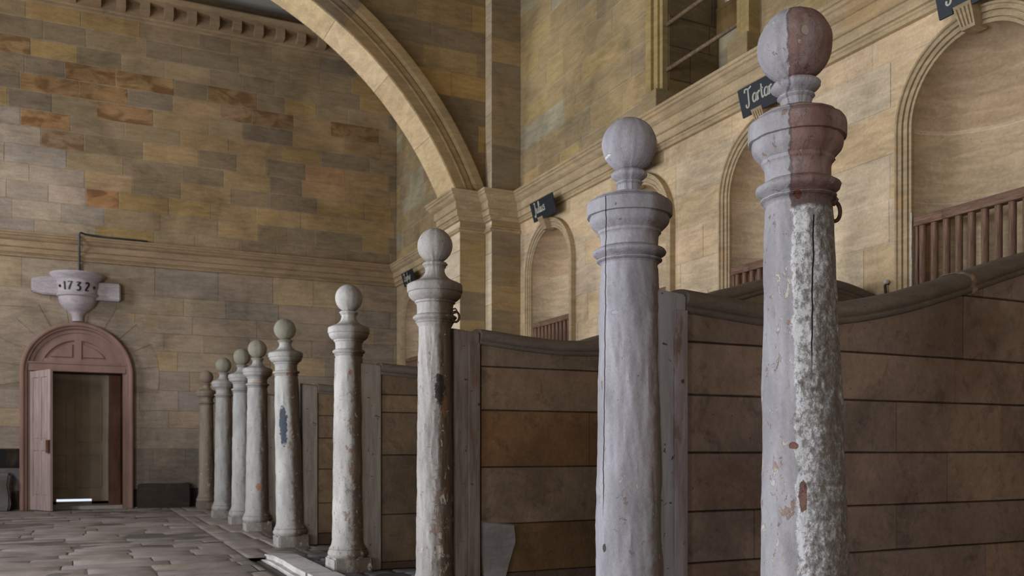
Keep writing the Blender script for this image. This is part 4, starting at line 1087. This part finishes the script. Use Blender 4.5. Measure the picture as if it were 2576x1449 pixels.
def partition(y, C, label, courses, joints, colfn, x0=2.30, x1=XW, bat='batten', rnd=0, strip_x=(2.14, 2.30), dzt=0):
    rng = random.Random(rnd); TH = .085
    t = thing('stall_partition', label, 'partition', ((x0 + x1) / 2, y, 0), 'stone stall partitions between the posts')
    top = lambda x: cz(C, x) + dzt - .07
    # stone panel
    bm = bmesh.new(); tint_layer(bm)
    for side in (-1, 1):
        yy = y + side * TH
        cs = [0] + courses + [9]
        for r in range(len(cs) - 1):
            za, zb = cs[r], cs[r + 1]
            js = [x0] + sorted(joints.get(r, [])) + [x1]
            if r not in joints:
                js = [x0]; u = x0 + rng.uniform(.25, .8)
                while u < x1 - .25: js.append(u); u += rng.uniform(.55, 1.0)
                js.append(x1)
            for ua, ub in zip(js, js[1:]):
                if side > 0 and False: continue
                c = colfn(r, (ua + ub) / 2, rng)
                g = .0022; n = max(1, int((ub - ua) / .06)); n0 = rng.uniform(-.002, .003)
                lo = []; hi_ = []
                xs = [ua + g + (ub - ua - 2 * g) * k / n for k in range(n + 1)]
                b0 = za + (g if za > 0 else 0)
                if min(top(q) for q in xs) <= b0 + .02 and max(top(q) for q in xs) <= b0 + .02: continue
                F_ = []
                for q in xs:
                    tz = max(b0 + .001, min(zb - g, top(q)))
                    wv = .0025 * mnoise.noise(Vector((q * 5, za * 9, y)))
                    F_.append([bm.verts.new((q, yy + side * (n0 - .009), b0 + wv)), bm.verts.new((q, yy + side * n0, b0 + .004 + wv)), bm.verts.new((q, yy + side * n0, tz - .004)), bm.verts.new((q, yy + side * (n0 - .009), tz))])
                for k in range(n):
                    if max(top(xs[k]), top(xs[k + 1])) < b0 + .012: continue
                    for m in range(3): paint(bm, bm.faces.new((F_[k][m], F_[k + 1][m], F_[k + 1][m + 1], F_[k][m + 1])), c)
                for k in (0, -1):
                    if top(xs[k]) < b0 + .012: continue
                    q = F_[k]; w = [bm.verts.new((v.co.x, yy + side * -.009, v.co.z)) for v in (q[1], q[2])]
                    paint(bm, bm.faces.new((q[1], q[2], w[1], w[0])), c)
    nn = 50; A = []
    for k in range(nn + 1):
        q = x0 + (x1 - x0) * k / nn; A.append([bm.verts.new((q, y + s, z)) for s, z in ((-TH + .007, 0), (-TH + .007, top(q)), (TH - .007, top(q)), (TH - .007, 0))])
    for k in range(nn):
        for m in range(3): paint(bm, bm.faces.new((A[k][m], A[k + 1][m], A[k + 1][m + 1], A[k][m + 1])), rgb(52, 42, 36))
    paint(bm, bm.faces.new(A[0]), rgb(60, 50, 44))
    fix(bm); mesh_obj('stone_panel', bm, M['partition'], t)
    # coping
    bm = bmesh.new()
    P2 = [(-.088, -.075), (-.100, -.066), (-.104, -.055), (-.098, -.047), (-.092, -.044), (-.106, -.032), (-.112, -.016), (-.108, .000), (-.095, .016), (-.07, .028), (-.035, .034)]
    P2 = P2 + [(0, .036)] + [(-a, b) for a, b in reversed(P2)]
    xs = [x0 - .004 + (x1 - x0 + .0) * k / 70 for k in range(71)]; rows = []
    for q in xs:
        e = .01; dx = Vector((2 * e, cz(C, q + e) - cz(C, q - e))).normalized(); nr = Vector((-dx.y, dx.x)); z = cz(C, q) + dzt - .034
        k_ = .0035 * mnoise.noise(Vector((q * 4, y, 0)))
        rows.append([bm.verts.new((q + nr.x * b, y + a * (1 + k_ * 4), z + nr.y * b + k_)) for a, b in P2])
    for p, q in zip(rows, rows[1:]):
        for k in range(len(P2) - 1): bm.faces.new((p[k], p[k + 1], q[k + 1], q[k]))
        bm.faces.new((p[-1], p[0], q[0], q[-1]))
    bm.faces.new(rows[0]); bm.faces.new(list(reversed(rows[-1])))
    fix(bm); cop = mesh_obj('coping', bm, M['coping'], t, smooth=True, angle=40)
    if y < 4:      # lump of mortar at the coping joint
        bm = bmesh.new(); rows = []
        for dq, sc2 in ((-.022, .98), (-.014, 1.06), (0, 1.09), (.012, 1.05), (.02, .98)):
            q = 4.03 + dq; z = cz(C, q) + dzt - .034; row = []
            for a, b in P2:
                j_ = .008 * mnoise.noise(Vector((a * 30, b * 30, dq * 9)))
                row.append(bm.verts.new((q + (b - .0) * -.42 + j_, y + a * sc2 + j_, z + b * sc2 * 1.0)))
            rows.append(row)
        for p, q in zip(rows, rows[1:]):
            for k in range(len(P2) - 1): bm.faces.new((p[k], p[k + 1], q[k + 1], q[k]))
        fix(bm); mesh_obj('mortar_joint', bm, M['joint'], cop, smooth=True)
    # painted strip joining the post, with a nailed batten let into it
    a, b = strip_x; ht = cz(C, b) + dzt
    bm = bmesh.new(); vs = box(bm, (a, y - .095, 0), (b - .006, y + .095, ht - .004))
    for v in vs:
        if v.co.z > 1: v.co.z += (b - v.co.x) * .10 + (-.03 if v.co.y < y else 0)
    bmesh.ops.bevel(bm, geom=list(bm.edges), offset=.008, segments=2, affect='EDGES')
    mesh_obj('end_strip', bm, M['painted'] if bat == 'batten' else M['paintstrip'] if bat == 'paintstrip' else M['batten2'], t, smooth=True, angle=40)
    if bat == 'paintstrip': return t
    bm = bmesh.new(); box(bm, (a + .085, y - .108, 0), (b - .010, y - .09, ht - .10), .003); mesh_obj('batten', bm, M[bat], t)
    return t
br = [rgb(132, 110, 96), rgb(124, 104, 92), rgb(138, 115, 99), rgb(126, 108, 98)]
def col2(r, u, rg):
    c = rg.choice(br)
    return jit(c, rg, .08)
def col3(r, u, rg):
    c = {0: rgb(88, 72, 60), 1: rgb(106, 82, 54), 2: rgb(120, 100, 80), 3: rgb(118, 88, 60), 4: rgb(122, 100, 82)}.get(r, rgb(118, 102, 84)); return jit(c, rg, .06)
def col4(r, u, rg):
    c = rg.choice([rgb(122, 100, 76), rgb(112, 92, 72), rgb(104, 86, 68)]) if r > 0 else rgb(84, 66, 54); return jit(c, rg, .08)
partition(3.19, CURVE, 'dark brown coursed stone partition with a swan-neck coping, nearest and largest', [.285, .525, .742, .99, 1.234, 1.456, 1.775],
          {1: [2.9, 4.15], 2: [2.66, 3.52], 3: [3.87], 4: [3.52, 4.27], 5: [3.926], 6: [3.99]}, col2, rnd=2)
partition(5.28, CURVE3, 'brown stone partition with grey mortar patch, seen between the second and third posts from the right', [.224, .535, .894, 1.253, 1.526, 1.9],
          {1: [4.2], 2: [4.6], 3: [3.06, 4.3], 4: [3.9], 5: [3.8]}, col3, bat='batten2', rnd=3, strip_x=(2.10, 2.27), x0=2.275)
partition(7.41, CURVE, 'brown stone partition joining the post on the whole square plinth', [.06, .46, .96, 1.32, 1.47, 1.8], {}, col4, rnd=4, dzt=.06, bat='paintstrip', strip_x=(2.12, 2.30))
partition(9.64, CURVE, 'rough brown stone partition joining the leaning post', [.12, .44, .80, 1.13, 1.37, 1.8], {}, col4, rnd=5, dzt=.03, bat='paintstrip')
partition(11.64, CURVE, 'short stone partition between the front post of the pair and the pier', [.3, .7, 1.1, 1.4], {}, col4, rnd=6, x1=5.20, dzt=.03, bat='paintstrip')
partition(12.68, CURVE, 'stone partition behind the pier, joining the rear post of the pair', [.3, .7, 1.1, 1.4], {}, col4, rnd=7, dzt=.03, bat='paintstrip')
partition(14.04, CURVE, 'far stone partition joining the clean grey post with the large plinth', [.3, .7, 1.1, 1.4], {}, col4, rnd=8, dzt=.03, bat='paintstrip')
# grey mortar patch low on the second partition
bm = bmesh.new(); pp = [(2.285, .55), (2.50, .52), (2.51, .42), (2.47, .30), (2.44, .20), (2.36, .12), (2.30, .18), (2.285, .35)]
a_ = [bm.verts.new((u, 5.195 - .012, z)) for u, z in pp]; b_ = [bm.verts.new((u + (u - 2.4) * .08, 5.20, z + (z - .33) * .05)) for u, z in pp]
bm.faces.new(a_)
for i in range(len(pp)): j = (i + 1) % len(pp); bm.faces.new((a_[i], a_[j], b_[j], b_[i]))
fix(bm); tag(mesh_obj('mortar_patch', bm, stone_mat('mortar_grey', tint=rgb(128, 122, 118), ochre=0, grime=.3)), 'irregular grey mortar patch low on the brown partition beside the scorched post', 'mortar patch')

# ------------------------------------------------------------------ light
w = bpy.data.worlds.new('daylight'); sc.world = w; w.use_nodes = True
bg = w.node_tree.nodes['Background']; bg.inputs[0].default_value = (.78, .88, 1, 1); bg.inputs[1].default_value = 1.0
sc.view_settings.exposure = 0.05
def area_light(name, loc, sx, sy, power, col, rot):
    l = bpy.data.lights.new(name, 'AREA'); l.shape = 'RECTANGLE'; l.size = sx; l.size_y = sy; l.energy = power; l.color = col
    o = bpy.data.objects.new(name, l); COL.objects.link(o); o.location = loc; o.rotation_euler = rot; return o
cool = (.87, .93, 1.0)
for (c, wd, a, b), pw in zip(WIN, (270, 420, 200, 155, 115)):
    area_light('daylight_window', (XL - .1, c, (a + b) / 2), wd * 2 - .1, (b - a) - .1, pw, cool, (PI / 2, 0, -PI / 2))
area_light('rear_fill_light', (-1.0, YN + .05, 1.3), 3.2, 2.4, 115, (.95, .95, .95), (PI / 2, 0, 0))  # added fill from behind the camera; that wall has no doorway
cy = sc.cycles
cy.max_bounces = 5; cy.diffuse_bounces = 3; cy.glossy_bounces = 2; cy.transmission_bounces = 3; cy.transparent_max_bounces = 6
cy.use_adaptive_sampling = True; cy.adaptive_threshold = 0.06
cy.caustics_reflective = False; cy.caustics_refractive = False
